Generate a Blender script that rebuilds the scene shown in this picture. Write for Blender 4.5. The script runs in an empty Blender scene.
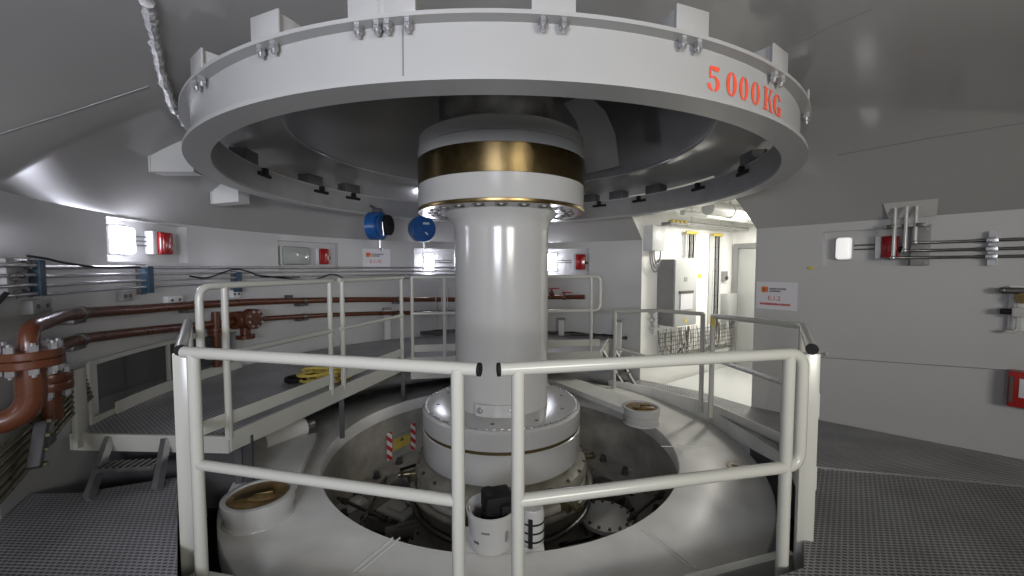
import bpy, bmesh, math, random
from mathutils import Vector, Matrix
random.seed(7)
PI = math.pi
sc = bpy.context.scene
COL = sc.collection
sc.view_settings.view_transform = 'Standard'
sc.view_settings.look = 'None'
sc.view_settings.gamma = 1.0
sc.view_settings.use_curve_mapping = False
sc.view_settings.exposure = 0.25

# ------------------------------------------------------------------ camera
CAM = Vector((0.0, -4.4, 1.56)); FPX = 400.0
PITCH = math.radians(2.86); YAW = math.radians(1.5)
cd = bpy.data.cameras.new('camera'); co = bpy.data.objects.new('camera', cd); COL.objects.link(co)
cd.sensor_width = 36; cd.lens = 36 * FPX / 1024; cd.clip_start = 0.02; cd.clip_end = 60
co.location = CAM; co.rotation_euler = (PI / 2 - PITCH, 0, -YAW); sc.camera = co
RM = co.rotation_euler.to_matrix()
def ray(px, py): return RM @ Vector(((px - 512) / FPX, (288 - py) / FPX, -1))
def at_z(px, py, z):
    d = ray(px, py); return CAM + d * ((z - CAM.z) / d.z)
def at_r(px, py, R, near=False):
    d = ray(px, py); a = d.x**2 + d.y**2; b = 2 * (CAM.x * d.x + CAM.y * d.y); c = CAM.x**2 + CAM.y**2 - R * R
    q = max(b * b - 4 * a * c, 0) ** .5
    return CAM + d * ((-b - q if near else -b + q) / (2 * a))
def az(p): return math.atan2(p[1], p[0])
def pol(R, a, z=0.0): return Vector((R * math.cos(a), R * math.sin(a), z))

# ------------------------------------------------------------------ materials
def nmat(name, col, rough=.5, metal=0.0, spec=.5, noise=0.0, nscale=6.0, bump=0.0, bscale=40.0, emit=None, estr=0.0, coat=0.0):
    m = bpy.data.materials.new(name); m.use_nodes = True
    nt = m.node_tree; b = nt.nodes['Principled BSDF']
    b.inputs['Base Color'].default_value = (*col, 1); b.inputs['Roughness'].default_value = rough
    b.inputs['Metallic'].default_value = metal; b.inputs['Specular IOR Level'].default_value = spec
    b.inputs['Coat Weight'].default_value = coat; b.inputs['Coat Roughness'].default_value = .15
    if emit: b.inputs['Emission Color'].default_value = (*emit, 1); b.inputs['Emission Strength'].default_value = estr
    tc = nt.nodes.new('ShaderNodeTexCoord')
    if noise:
        n = nt.nodes.new('ShaderNodeTexNoise'); n.inputs['Scale'].default_value = nscale; n.inputs['Detail'].default_value = 5
        nt.links.new(tc.outputs['Object'], n.inputs['Vector'])
        r = nt.nodes.new('ShaderNodeValToRGB'); r.color_ramp.elements[0].position = .3; r.color_ramp.elements[1].position = .7
        r.color_ramp.elements[0].color = (*[c * (1 - noise) for c in col], 1); r.color_ramp.elements[1].color = (*[min(1, c * (1 + noise * .6)) for c in col], 1)
        nt.links.new(n.outputs['Fac'], r.inputs['Fac']); nt.links.new(r.outputs['Color'], b.inputs['Base Color'])
        mr = nt.nodes.new('ShaderNodeMapRange'); mr.inputs['To Min'].default_value = rough * .85; mr.inputs['To Max'].default_value = min(1, rough * 1.2)
        nt.links.new(n.outputs['Fac'], mr.inputs['Value']); nt.links.new(mr.outputs['Result'], b.inputs['Roughness'])
    if bump:
        n2 = nt.nodes.new('ShaderNodeTexNoise'); n2.inputs['Scale'].default_value = bscale; n2.inputs['Detail'].default_value = 3
        nt.links.new(tc.outputs['Object'], n2.inputs['Vector'])
        bp = nt.nodes.new('ShaderNodeBump'); bp.inputs['Strength'].default_value = bump; bp.inputs['Distance'].default_value = .01
        nt.links.new(n2.outputs['Fac'], bp.inputs['Height']); nt.links.new(bp.outputs['Normal'], b.inputs['Normal'])
    return m
M = {}
M['wall'] = nmat('wall_paint', (.42, .42, .417), .25, bump=.05, bscale=3)
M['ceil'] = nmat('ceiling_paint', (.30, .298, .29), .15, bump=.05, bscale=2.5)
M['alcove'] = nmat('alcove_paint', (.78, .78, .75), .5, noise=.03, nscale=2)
M['white'] = nmat('white_enamel', (.41, .41, .395), .18, noise=.015, nscale=3)
M['rail'] = nmat('railing_enamel', (.42, .42, .375), .26)
M['ring'] = nmat('ring_enamel', (.305, .305, .297), .30, noise=.03, nscale=2)
M['plate'] = nmat('plate_paint', (.60, .598, .565), .34, noise=.10, nscale=3.5, bump=.05, bscale=20)
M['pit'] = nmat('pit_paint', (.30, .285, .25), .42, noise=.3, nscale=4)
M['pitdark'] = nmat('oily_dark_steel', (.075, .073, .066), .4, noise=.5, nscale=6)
M['seal'] = nmat('seal_housing_olive', (.20, .19, .15), .35, noise=.35, nscale=7)
M['grey'] = nmat('mid_grey_paint', (.22, .22, .22), .45, noise=.1, nscale=5)
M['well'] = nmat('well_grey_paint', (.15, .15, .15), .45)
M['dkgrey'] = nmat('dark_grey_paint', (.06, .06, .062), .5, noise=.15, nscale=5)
M['cab'] = nmat('cabinet_light_grey', (.55, .56, .55), .4, noise=.02)
M['cabinet'] = nmat('cabinet_face_grey', (.36, .37, .36), .4)
M['brass'] = nmat('aged_brass', (.20, .145, .065), .30, metal=1.0, noise=.18, nscale=14)
M['groove'] = nmat('oiled_groove', (.10, .075, .03), .4, metal=.4)
M['steel'] = nmat('galvanised_steel', (.52, .52, .53), .32, metal=.9, noise=.15, nscale=12)
M['dsteel'] = nmat('dull_dark_steel', (.16, .155, .145), .38, metal=.8, noise=.25, nscale=14)
M['brown'] = nmat('red_brown_pipe_paint', (.090, .028, .011), .28, noise=.15, nscale=9)
M['red'] = nmat('red_paint', (.30, .012, .010), .35)
M['redlens'] = nmat('red_beacon_lens', (.27, .008, .008), .18, spec=.6, coat=.5)
M['stencil'] = nmat('orange_red_stencil_ink', (.72, .085, .04), .5, noise=.12, nscale=30)
M['blue'] = nmat('blue_reel_enamel', (.012, .075, .24), .3, noise=.1)
M['dblue'] = nmat('dark_teal_clamp', (.018, .05, .085), .5)
M['black'] = nmat('black_rubber', (.010, .010, .011), .7, spec=.2)
M['hole'] = nmat('dark_bore', (.02, .02, .018), .6)
M['paper'] = nmat('laminated_paper', (.55, .545, .57), .3)
M['orange'] = nmat('logo_orange', (.62, .17, .03), .4)
M['ink'] = nmat('grey_ink', (.06, .06, .07), .5)
M['rink'] = nmat('red_ink', (.42, .05, .05), .5)
M['yellow'] = nmat('yellow_plastic', (.55, .43, .07), .45)
M['hose'] = nmat('yellow_hose', (.50, .38, .07), .5, noise=.2, nscale=10)
M['tube'] = nmat('olive_brass_tube', (.15, .135, .08), .28, metal=.75, noise=.2, nscale=14)
M['seam'] = nmat('weld_seam', (.17, .17, .17), .4)
M['bead'] = nmat('rough_weld_bead', (.55, .55, .55), .18, metal=.2, bump=1.0, bscale=45)
M['lampoff'] = nmat('clear_unlit_diffuser', (.30, .32, .30), .12, spec=.6)
M['lamp'] = nmat('lit_lamp_diffuser', (.9, .9, .9), .4, emit=(.86, .87, 1.0), estr=30)
M['lampdim'] = nmat('faint_lit_diffuser', (.8, .8, .8), .3, emit=(1, .98, .94), estr=.45)
M['tubelamp'] = nmat('lit_tube', (.9, .9, .9), .4, emit=(1, .99, .93), estr=14)
M['grease'] = nmat('old_grease', (.20, .13, .05), .35, noise=.6, nscale=9)
M['tray'] = nmat('dark_cable_tray', (.045, .045, .045), .5)
M['hatch'] = nmat('hatch_unlit_dark', (.085, .088, .09), .5, noise=.2, nscale=3)

def stripes_mat():
    m = nmat('red_white_hazard_tape', (.7, .7, .68), .5); nt = m.node_tree; b = nt.nodes['Principled BSDF']
    tc = nt.nodes.new('ShaderNodeTexCoord'); w = nt.nodes.new('ShaderNodeTexWave'); w.wave_type = 'BANDS'; w.bands_direction = 'DIAGONAL'
    w.inputs['Scale'].default_value = 5.0
    r = nt.nodes.new('ShaderNodeValToRGB'); r.color_ramp.interpolation = 'CONSTANT'
    r.color_ramp.elements[0].color = (.5, .03, .03, 1); r.color_ramp.elements[1].position = .5; r.color_ramp.elements[1].color = (.65, .64, .6, 1)
    nt.links.new(tc.outputs['Object'], w.inputs['Vector']); nt.links.new(w.outputs['Fac'], r.inputs['Fac']); nt.links.new(r.outputs['Color'], b.inputs['Base Color'])
    return m
M['hazard'] = stripes_mat()

def grating_mat(name, rot, k=1.0):
    m = bpy.data.materials.new(name); m.use_nodes = True; nt = m.node_tree; b = nt.nodes['Principled BSDF']
    tc = nt.nodes.new('ShaderNodeTexCoord'); mp = nt.nodes.new('ShaderNodeMapping'); mp.inputs['Rotation'].default_value = (0, 0, rot)
    br = nt.nodes.new('ShaderNodeTexBrick'); br.offset = .5; br.inputs['Scale'].default_value = 1
    br.inputs['Brick Width'].default_value = .034; br.inputs['Row Height'].default_value = .022
    br.inputs['Mortar Size'].default_value = 0.0048; br.inputs['Mortar Smooth'].default_value = .25
    br.inputs['Color1'].default_value = (.045, .045, .046, 1); br.inputs['Color2'].default_value = (.06, .06, .06, 1); br.inputs['Mortar'].default_value = (.30 * k, .30 * k, .302 * k, 1)
    n = nt.nodes.new('ShaderNodeTexNoise'); n.inputs['Scale'].default_value = 2.2; n.inputs['Detail'].default_value = 4
    mx = nt.nodes.new('ShaderNodeMix'); mx.data_type = 'RGBA'; mx.blend_type = 'MULTIPLY'; mx.inputs['Factor'].default_value = .7
    mr = nt.nodes.new('ShaderNodeValToRGB'); mr.color_ramp.elements[0].position = .3; mr.color_ramp.elements[0].color = (.5, .5, .5, 1); mr.color_ramp.elements[1].position = .7
    L = nt.links.new
    L(tc.outputs['Object'], mp.inputs['Vector']); L(mp.outputs['Vector'], br.inputs['Vector']); L(tc.outputs['Object'], n.inputs['Vector'])
    L(n.outputs['Fac'], mr.inputs['Fac']); L(br.outputs['Color'], mx.inputs['A']); L(mr.outputs['Color'], mx.inputs['B']); L(mx.outputs['Result'], b.inputs['Base Color'])
    bp = nt.nodes.new('ShaderNodeBump'); bp.inputs['Strength'].default_value = .6; bp.inputs['Distance'].default_value = .012
    L(br.outputs['Fac'], bp.inputs['Height']); L(bp.outputs['Normal'], b.inputs['Normal'])
    b.inputs['Roughness'].default_value = .45; b.inputs['Metallic'].default_value = .25
    return m
M['grate'] = grating_mat('walkway_grating', math.radians(4))
M['grate_lit'] = grating_mat('grating_lit', math.radians(-14), 1.7)  # same grating, bars lightened in colour to stand for light on the ramp

# ------------------------------------------------------------------ mesh builder
class MB:
    def __init__(s): s.bm = bmesh.new()
    def box(s, c, size, rz=0.0, mat=None, bev=0.0):
        r = bmesh.ops.create_cube(s.bm, size=1.0); vs = r['verts']
        T = Matrix.Translation(Vector(c)) @ Matrix.Rotation(rz, 4, 'Z') @ (mat or Matrix()) @ Matrix.Diagonal((*size, 1))
        bmesh.ops.transform(s.bm, matrix=T, verts=vs)
        if bev:
            es = list({e for v in vs for e in v.link_edges})
            bmesh.ops.bevel(s.bm, geom=es, offset=bev, segments=2, affect='EDGES', profile=.5)
        return s
    def tube(s, pts, r, seg=12, closed=False, cap=True):
        pts = [Vector(p) for p in pts]; n = len(pts); rs = r if isinstance(r, (list, tuple)) else [r] * n
        tans = []
        for i in range(n):
            a = pts[(i - 1) % n] if (closed or i > 0) else pts[i]; b = pts[(i + 1) % n] if (closed or i < n - 1) else pts[i]
            d1 = (pts[i] - a); d2 = (b - pts[i]); t = Vector()
            if d1.length > 1e-9: t += d1.normalized()
            if d2.length > 1e-9: t += d2.normalized()
            tans.append(t.normalized() if t.length > 1e-9 else Vector((0, 0, 1)))
        up = Vector((0, 0, 1)) if abs(tans[0].z) < .9 else Vector((1, 0, 0))
        nrm = (up - tans[0] * up.dot(tans[0])).normalized(); rings = []
        for i in range(n):
            nrm = (nrm - tans[i] * nrm.dot(tans[i])).normalized(); bn = tans[i].cross(nrm)
            k = 1.0
            if 0 < i < n - 1 or closed:
                c = max(-1, min(1, (pts[i] - pts[i - 1]).normalized().dot(tans[i]))); k = 1 / max(c, .5)
            rings.append([s.bm.verts.new(pts[i] + (nrm * math.cos(2 * PI * j / seg) + bn * math.sin(2 * PI * j / seg)) * rs[i]) for j in range(seg)])
        for i in range(n if closed else n - 1):
            A, B = rings[i], rings[(i + 1) % n]
            for j in range(seg): s.bm.faces.new((A[j], A[(j + 1) % seg], B[(j + 1) % seg], B[j]))
        if cap and not closed:
            s.bm.faces.new(list(reversed(rings[0]))); s.bm.faces.new(rings[-1])
        return s
    def cyl(s, p0, p1, r, seg=20, r2=None): return s.tube([p0, p1], [r, r if r2 is None else r2], seg)
    def lathe(s, prof, seg=96, a0=0.0, a1=2 * PI, c=(0, 0, 0)):
        full = abs(a1 - a0 - 2 * PI) < 1e-6; n = seg if full else seg + 1; rings = []
        for i in range(n):
            a = a0 + (a1 - a0) * i / seg
            rings.append([s.bm.verts.new((c[0] + r * math.cos(a), c[1] + r * math.sin(a), c[2] + z)) for r, z in prof])
        for i in range(seg):
            A, B = rings[i], rings[(i + 1) % n]
            for j in range(len(prof) - 1): s.bm.faces.new((A[j], B[j], B[j + 1], A[j + 1]))
        return s
    def prism(s, poly, z0, z1):
        f0 = z0 if callable(z0) else (lambda x, y: z0); f1 = z1 if callable(z1) else (lambda x, y: z1)
        lo = [s.bm.verts.new((x, y, f0(x, y))) for x, y in poly]; hi = [s.bm.verts.new((x, y, f1(x, y))) for x, y in poly]
        n = len(poly); fs = [s.bm.faces.new(list(reversed(lo))), s.bm.faces.new(hi)]
        for i in range(n): s.bm.faces.new((lo[i], lo[(i + 1) % n], hi[(i + 1) % n], hi[i]))
        bmesh.ops.triangulate(s.bm, faces=fs); return s
    def quad(s, *pts): s.bm.faces.new([s.bm.verts.new(p) for p in pts]); return s
    def ball(s, c, r, sc_=(1, 1, 1), seg=16):
        q = bmesh.ops.create_uvsphere(s.bm, u_segments=seg, v_segments=max(6, seg // 2), radius=r)
        bmesh.ops.transform(s.bm, matrix=Matrix.Translation(Vector(c)) @ Matrix.Diagonal((*sc_, 1)), verts=q['verts']); return s
    def strip(s, pa, pb, th=None):
        # ribbon between two polylines, optional thickness vector list
        A = [s.bm.verts.new(p) for p in pa]; B = [s.bm.verts.new(p) for p in pb]
        for i in range(len(A) - 1): s.bm.faces.new((A[i], A[i + 1], B[i + 1], B[i]))
        return s
    def build(s, name, mat, parent=None, world=False, origin=None, smooth=True, ang=40, label=None):
        bm = s.bm; bmesh.ops.recalc_face_normals(bm, faces=bm.faces)
        o_loc = Vector((0, 0, 0))
        if parent is not None and world:
            bmesh.ops.transform(bm, matrix=WM[parent.name if parent.name in WM else parent.parent.name].inverted(), verts=bm.verts)
        elif parent is None and origin != 'zero':
            if origin is None:
                xs = [v.co.x for v in bm.verts]; ys = [v.co.y for v in bm.verts]; zs = [v.co.z for v in bm.verts]
                origin = ((min(xs) + max(xs)) / 2, (min(ys) + max(ys)) / 2, min(zs))
            o_loc = Vector(origin); bmesh.ops.translate(bm, vec=-o_loc, verts=bm.verts)
        me = bpy.data.meshes.new(name); bm.to_mesh(me); bm.free(); me.materials.append(mat)
        if smooth:
            for p in me.polygons: p.use_smooth = True
            me.set_sharp_from_angle(angle=math.radians(ang))
        o = bpy.data.objects.new(name, me); COL.objects.link(o); o.location = o_loc
        if parent is not None: o.parent = parent
        if label: o['label'] = label
        return o
WM = {}
def thing(name, label, cat, loc=(0, 0, 0), rz=0.0, group=None):
    o = bpy.data.objects.new(name, None); COL.objects.link(o); o.empty_display_size = .1
    o.location = loc; o.rotation_euler = (0, 0, rz)
    WM[o.name] = Matrix.Translation(Vector(loc)) @ Matrix.Rotation(rz, 4, 'Z')
    o['label'] = label; o['category'] = cat
    if group: o['group'] = group
    return o
def tag(o, label, cat, group=None, kind=None):
    o['label'] = label; o['category'] = cat
    if group: o['group'] = group
    if kind: o['kind'] = kind
    return o
def struct(o): o['kind'] = 'structure'; return o
def copy_part(src, parent, loc, rz=0.0):
    c = src.copy(); COL.objects.link(c); c.parent = parent; c.location = loc; c.rotation_euler = (0, 0, rz); return c
def rnd(pts, r, n=6, closed=False):
    pts = [Vector(p) for p in pts]; out = []
    N = len(pts)
    for i, p in enumerate(pts):
        if not closed and (i == 0 or i == N - 1): out.append(p); continue
        a = pts[i - 1] - p; b = pts[(i + 1) % N] - p; rr = min(r, a.length * .49, b.length * .49)
        A = p + a.normalized() * rr; B = p + b.normalized() * rr
        for k in range(n + 1):
            t = k / n; out.append(A * (1 - t)**2 + p * 2 * t * (1 - t) + B * t * t)
    return out
def lerp(a, b, t): return a + (b - a) * t

# ------------------------------------------------------------------ room outline (counter-clockwise seen from above, from the opening's far jamb)
RW = 3.65; ZC = 2.06; ZB = -1.5; ZT = 2.87; RT = 2.09; TCUT = .5
A_J = math.radians(46.9)
A_L = math.radians(211.5)
WJ = Vector((3.26, .66)); WD = Vector((1.14, -1.72)).normalized()
out = []
na = 64
for i in range(na + 1): a = A_J + (A_L - A_J) * i / na; out.append(Vector((RW * math.cos(a), RW * math.sin(a))))
lx, ly = out[-1]
W5 = WJ + WD * ((5.3 - WJ.x) / WD.x)
for k in range(1, 13): out.append(Vector((lx, lerp(ly, -6.8, k / 12))))
for k in range(1, 13): out.append(Vector((lerp(lx, 5.3, k / 12), -6.8)))
for k in range(1, 11): out.append(Vector((5.3, lerp(-6.8, W5.y, k / 10))))
for k in range(1, 17): out.append(W5.lerp(WJ, k / 16))
cum = [0.0]
for i in range(1, len(out)): cum.append(cum[-1] + (out[i] - out[i - 1]).length)
S_L = cum[na]; S_END = cum[-1]; S_W = cum[-17]
def P(s, off=0.0, z=0.0):
    i = 0
    s = max(0, min(S_END - 1e-6, s))
    while i < len(cum) - 2 and cum[i + 1] < s: i += 1
    t = (s - cum[i]) / (cum[i + 1] - cum[i]); p = out[i].lerp(out[i + 1], t)
    if s < S_L: n = -p.normalized()
    else:
        d = (out[i + 1] - out[i]).normalized(); n = Vector((-d.y, d.x))
    return Vector((p.x + n.x * off, p.y + n.y * off, z))
def frame(s, off=0.0, z=0.0):
    p = P(s, off, z); q = P(s, off + .1, z); n = q - p
    return p, math.atan2(n.y, n.x) + PI / 2     # local -y faces the room, +x runs to the viewer's right hand
def hit(px, py):
    d = ray(px, py)
    for i in range(len(out) - 1):
        a = out[i]; b = out[i + 1]; e = b - a
        den = d.x * e.y - d.y * e.x
        if abs(den) < 1e-12: continue
        w = a - Vector((CAM.x, CAM.y)); t = (w.x * e.y - w.y * e.x) / den; u = (w.x * d.y - w.y * d.x) / den
        if t > 0 and -1e-6 <= u <= 1 + 1e-6: return cum[i] + u * (cum[i + 1] - cum[i]), CAM.z + t * d.z
    return None
def hoff(px, py, off):
    p = at_r(px, py, RW - off); a = az(p) % (2 * PI); return (a - A_J) * RW, p.z
def hits(*pp): return [hit(*p) for p in pp]

# niches: s range and z range from the four corners seen in the photograph
def niche(l, r, t, b):
    s0 = hit(r, (t + b) / 2)[0]; s1 = hit(l, (t + b) / 2)[0]; c = (l + r) / 2
    return (s0, s1, hit(c, b)[1], hit(c, t)[1])
N1 = niche(107, 187, 222, 262); N2 = niche(278, 338, 242, 270); N3 = niche(414, 472, 249, 275); N4 = niche(531, 589, 249, 275)
N5 = niche(822, 925, 229, 266)
HATCH = (hit(240, 370)[0], hit(98, 390)[0], .28, .74)
CUTS = [(N1, .11), (N2, .11), (N3, .11), (N4, .11), (N5, .09), (HATCH, .35)]

def wall_mesh(s0, s1, name, cuts):
    ss = sorted({round(x, 5) for x in [s0, s1] + [c for c in cum if s0 < c < s1] + [v for (n, d) in cuts for v in n[:2] if s0 < v < s1]})
    zz = sorted({ZB, ZC} | {v for (n, d) in cuts for v in n[2:]})
    m = MB(); bm = m.bm; V = {}
    def v(i, j):
        if (i, j) not in V: V[i, j] = bm.verts.new(P(ss[i], 0, zz[j]))
        return V[i, j]
    for i in range(len(ss) - 1):
        sm = (ss[i] + ss[i + 1]) / 2
        for j in range(len(zz) - 1):
            zm = (zz[j] + zz[j + 1]) / 2
            if any(n[0] < sm < n[1] and n[2] < zm < n[3] for n, d in cuts): continue
            bm.faces.new((v(i, j), v(i + 1, j), v(i + 1, j + 1), v(i, j + 1)))
    for (a, b, z0, z1), d in cuts:
        seq = [x for x in ss if a - 1e-4 <= x <= b + 1e-4]
        f0 = [P(x, 0, z0) for x in seq]; f1 = [P(x, 0, z1) for x in seq]; b0 = [P(x, -d, z0) for x in seq]; b1 = [P(x, -d, z1) for x in seq]
        m.strip(b0, b1); m.strip(f0, b0); m.strip(f1, b1); m.quad(f0[0], b0[0], b1[0], f1[0]); m.quad(f0[-1], b0[-1], b1[-1], f1[-1])
    return struct(m.build(name, M['wall'], origin='zero', ang=25))
wall_mesh(0, S_L + .0, 'wall_left', [c for c in CUTS if c[0] is not N5])
wall_mesh(S_L, S_W, 'wall_back', [])
wall_mesh(S_W, S_END, 'wall_right', [c for c in CUTS if c[0] is N5])

# ceiling: sloping skirt lofted from the wall's top to the ring of the weld bead, then a flat annulus and a dark well
def ceil_pt(R, a, t, bulge=0.0):
    c = lerp(R, RT, .57)
    r = R * (1 - t)**2 + 2 * c * t * (1 - t) + RT * t * t; z = ZC * (1 - t)**2 + 2 * 2.93 * t * (1 - t) + ZT * t * t
    return pol(r, a, z + bulge * math.sin(PI * t))
NT = 16
def loft(azs, Rs, k0):
    m = MB(); vv = []
    for a, R in zip(azs, Rs): vv.append([m.bm.verts.new(ceil_pt(R, a, k / NT)) for k in range(k0, NT + 1)])
    for i in range(len(vv) - 1):
        for k in range(len(vv[0]) - 1): m.bm.faces.new((vv[i][k], vv[i + 1][k], vv[i + 1][k + 1], vv[i][k + 1]))
    return m
struct(loft([az(p) for p in out], [p.length for p in out], 0).build('ceiling', M['ceil'], origin='zero', ang=60))
JA = [lerp(az(out[-1]), az(out[0]), k / 10) for k in range(11)]; JR = [lerp(out[-1].length, out[0].length, k / 10) for k in range(11)]
struct(loft(JA, JR, int(TCUT * NT)).build('ceiling_lintel', M['ceil'], origin='zero', ang=60))
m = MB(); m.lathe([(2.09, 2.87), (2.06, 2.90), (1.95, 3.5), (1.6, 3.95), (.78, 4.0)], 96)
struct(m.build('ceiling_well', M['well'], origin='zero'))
m = MB(); m.tube([pol(2.085, 2 * PI * k / 140, 2.868) for k in range(140)], .012, 8, closed=True); struct(m.build('trim_2', M['ceil'], origin='zero'))
aw = [az(at_r(px, 140, 1.75)) for px in (585, 618)]
m = MB(); m.lathe([(1.78, 2.90), (1.70, 3.3), (1.52, 3.55), (1.2, 3.7)], 16, min(aw), max(aw)); struct(m.build('trim_9', M['ceil'], origin='zero'))
# weld bead and plate seams lying on the ceiling's surface
from mathutils.bvhtree import BVHTree
cme = bpy.data.objects['ceiling'].data
cbv = BVHTree.FromPolygons([v.co for v in cme.vertices], [list(p.vertices) for p in cme.polygons])
def on_ceiling(px, py):
    r = cbv.ray_cast(CAM, ray(px, py).normalized()); return r[0]
def ceil_path(pp, n=10):
    q = []
    for (a, b) in zip(pp[:-1], pp[1:]):
        for k in range(n): 
            h = on_ceiling(lerp(a[0], b[0], k / n), lerp(a[1], b[1], k / n))
            if h: q.append(h)
    return q
pts = [p + Vector([random.uniform(-.004, .004) for _ in range(3)]) for p in ceil_path([(146, -8), (154, 40), (163, 80), (174, 108), (190, 131), (215, 150)], 16)]
if len(pts) > 2:
    m = MB(); m.tube(pts, [random.uniform(.018, .034) for _ in pts], 8); struct(m.build('trim_1', M['bead'], origin='zero'))
for k, pp in enumerate((([(-10, 137), (70, 112), (155, 84)]), ([(795, 42), (880, 5)]), ([(838, 155), (930, 138), (1034, 121)]))):
    pts = ceil_path(pp, 12)
    if len(pts) > 2:
        m = MB(); m.tube(pts, .005, 6); struct(m.build('trim_%d' % (20 + k), M['seam'], origin='zero'))
m = MB(); hs = [hit(815, 357), hit(1020, 371)]
m.tube([P(hs[0][0], .001, hs[0][1]), P(hs[1][0], .001, hs[1][1])], .0035, 6)
struct(m.build('trim_3', M['seam'], origin='zero'))

# ------------------------------------------------------------------ floors
PLc = Vector((-1.74, -2.24)); PC = Vector((-.03, -2.64)); PRc = Vector((1.76, -2.16)); FI = Vector((2.37, -1.39)); DL = Vector((-1.614, -2.446)); DC = Vector((-.03, -2.92)); DR = Vector((1.575, -2.43)); FO_dir = Vector((3.56, -1.68)) - FI
# fold line meets the right wall
den = FO_dir.x * WD.y - FO_dir.y * WD.x; w = WJ - FI; tt = (w.x * WD.y - w.y * WD.x) / den; FO = FI + FO_dir * tt
nf = Vector((-FO_dir.y, FO_dir.x)).normalized()
def zramp(x, y): return -.113 * max(0, (Vector((x, y)) - FI).dot(nf))
inn = [(-2.95, -1.62), (-2.42, -1.42), (DL.x, DL.y), (DC.x, DC.y), (DR.x, DR.y), (FI.x, FI.y), (FO.x, FO.y)]
sF = cum[-17] + (FO - W5).length
outer = [P(s) for s in [sF] + [c for c in reversed(cum) if S_L <= c < sF and (c <= S_W)] ]
wl = [P(c) for c in reversed(cum) if S_L - .35 < c < S_L]
poly = inn + [(p.x, p.y) for p in outer[1:]] + [(p.x, p.y) for p in wl]
m = MB(); m.prism(poly, -.05, 0.0); struct(m.build('floor', M['grate'], origin='zero', smooth=False))
EDGE = [FI, Vector((2.62, -.93)), Vector((2.62, .46)), Vector((2.25, 1.42)), Vector((1.77, 2.06))]
poly2 = [(FO.x, FO.y), (WJ.x, WJ.y), (3.05, 1.7), (2.49, 2.66)] + [(p.x, p.y) for p in reversed(EDGE)]
m = MB(); m.prism(poly2, lambda x, y: zramp(x, y) - .06, zramp); struct(m.build('floor_ramp', M['grate_lit'], origin='zero', smooth=False))
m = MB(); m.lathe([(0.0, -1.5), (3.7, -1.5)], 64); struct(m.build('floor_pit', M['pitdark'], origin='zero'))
# steel edge strip along the walkway
m = MB()
def vband(m, pts, z0, z1, th):
    for i in range(len(pts) - 1):
        a = Vector(pts[i][:2]); b = Vector(pts[i + 1][:2]); c = (a + b) / 2; d = b - a
        za0, za1 = z0(a.x, a.y), z1(a.x, a.y); zb0, zb1 = z0(b.x, b.y), z1(b.x, b.y)
        n = Vector((-d.y, d.x)).normalized() * th / 2
        q = []
        for (p, lo, hi) in ((a, za0, za1), (b, zb0, zb1)):
            for sg in (-1, 1):
                q.append(m.bm.verts.new((p.x + n.x * sg, p.y + n.y * sg, lo))); q.append(m.bm.verts.new((p.x + n.x * sg, p.y + n.y * sg, hi)))
        for f in ((0, 1, 3, 2), (4, 6, 7, 5), (0, 4, 5, 1), (2, 3, 7, 6), (1, 5, 7, 3), (0, 2, 6, 4)): m.bm.faces.new([q[k] for k in f])
vband(m, [p * .985 for p in (PLc, PC, PRc)], lambda x, y: -.30, lambda x, y: -.135, .05)
struct(m.build('trim_4', M['rail'], origin='zero', smooth=False))
m = MB(); vband(m, [p * .992 for p in EDGE], lambda x, y: zramp(x, y) - .2, lambda x, y: zramp(x, y) + .09, .02)
struct(m.build('trim_5', M['plate'], origin='zero', smooth=False))
# panel joint where the ramp begins
m = MB(); m.tube([(FI.x + .05, FI.y, .004), (FO.x - .05, FO.y, .004)], .008, 6); struct(m.build('trim_6', M['steel'], origin='zero'))

# ------------------------------------------------------------------ alcove beyond the opening
J1 = Vector((out[0].x, out[0].y)); BD = Vector((.851, .525)).normalized(); BN = Vector((BD.y, -BD.x))
E1 = J1 + BD * 3.0; E2 = E1 + BN * 3.4; J2 = WJ.copy(); ZA = -.6; ZAT = 2.70
def vwall(name, pts, z0, z1, mat):
    m = MB(); m.strip([(p.x, p.y, z0) for p in pts], [(p.x, p.y, z1) for p in pts]); return struct(m.build(name, mat, origin='zero', smooth=False))
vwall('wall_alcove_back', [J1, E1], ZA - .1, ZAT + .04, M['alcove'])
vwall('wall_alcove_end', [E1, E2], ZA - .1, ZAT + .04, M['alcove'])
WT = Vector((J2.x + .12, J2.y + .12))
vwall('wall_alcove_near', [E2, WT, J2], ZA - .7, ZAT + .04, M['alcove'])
m = MB()
for (pt, a) in ((J1, az(J1)), (J2, az(J2))):
    R0 = pt.length; bz_ = [ceil_pt(R0, a, TCUT * k / 8) for k in range(9)]
    for q0, q1 in zip(bz_[:-1], bz_[1:]): m.quad(q0, q1, (q1.x, q1.y, ZAT), (q0.x, q0.y, ZAT))
struct(m.build('trim_7', M['alcove'], origin='zero', smooth=False))
a1, a2 = az(J1), az(J2); arc = [ceil_pt(lerp(J1.length, J2.length, k / 8), lerp(a1, a2, k / 8), TCUT) for k in range(9)]
pl = [(p.x, p.y) for p in arc] + [(J2.x, J2.y), (E2.x, E2.y), (E1.x, E1.y), (J1.x, J1.y)]
m = MB(); m.prism(pl, ZAT, ZAT + .05); struct(m.build('ceiling_alcove', M['alcove'], origin='zero', smooth=False))
m = MB(); m.prism([(J1.x - .25, J1.y - .3), (J2.x - .4, J2.y + .2), (E2.x, E2.y), (E1.x, E1.y)], ZA - .05, ZA); struct(m.build('floor_alcove', M['cab'], origin='zero', smooth=False))
def AB(u, off=0.0, z=0.0):      # on the alcove's back wall
    p = J1 + BD * u + BN * off; return Vector((p.x, p.y, z))
ARZ = math.atan2(BD.y, BD.x)
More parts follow.
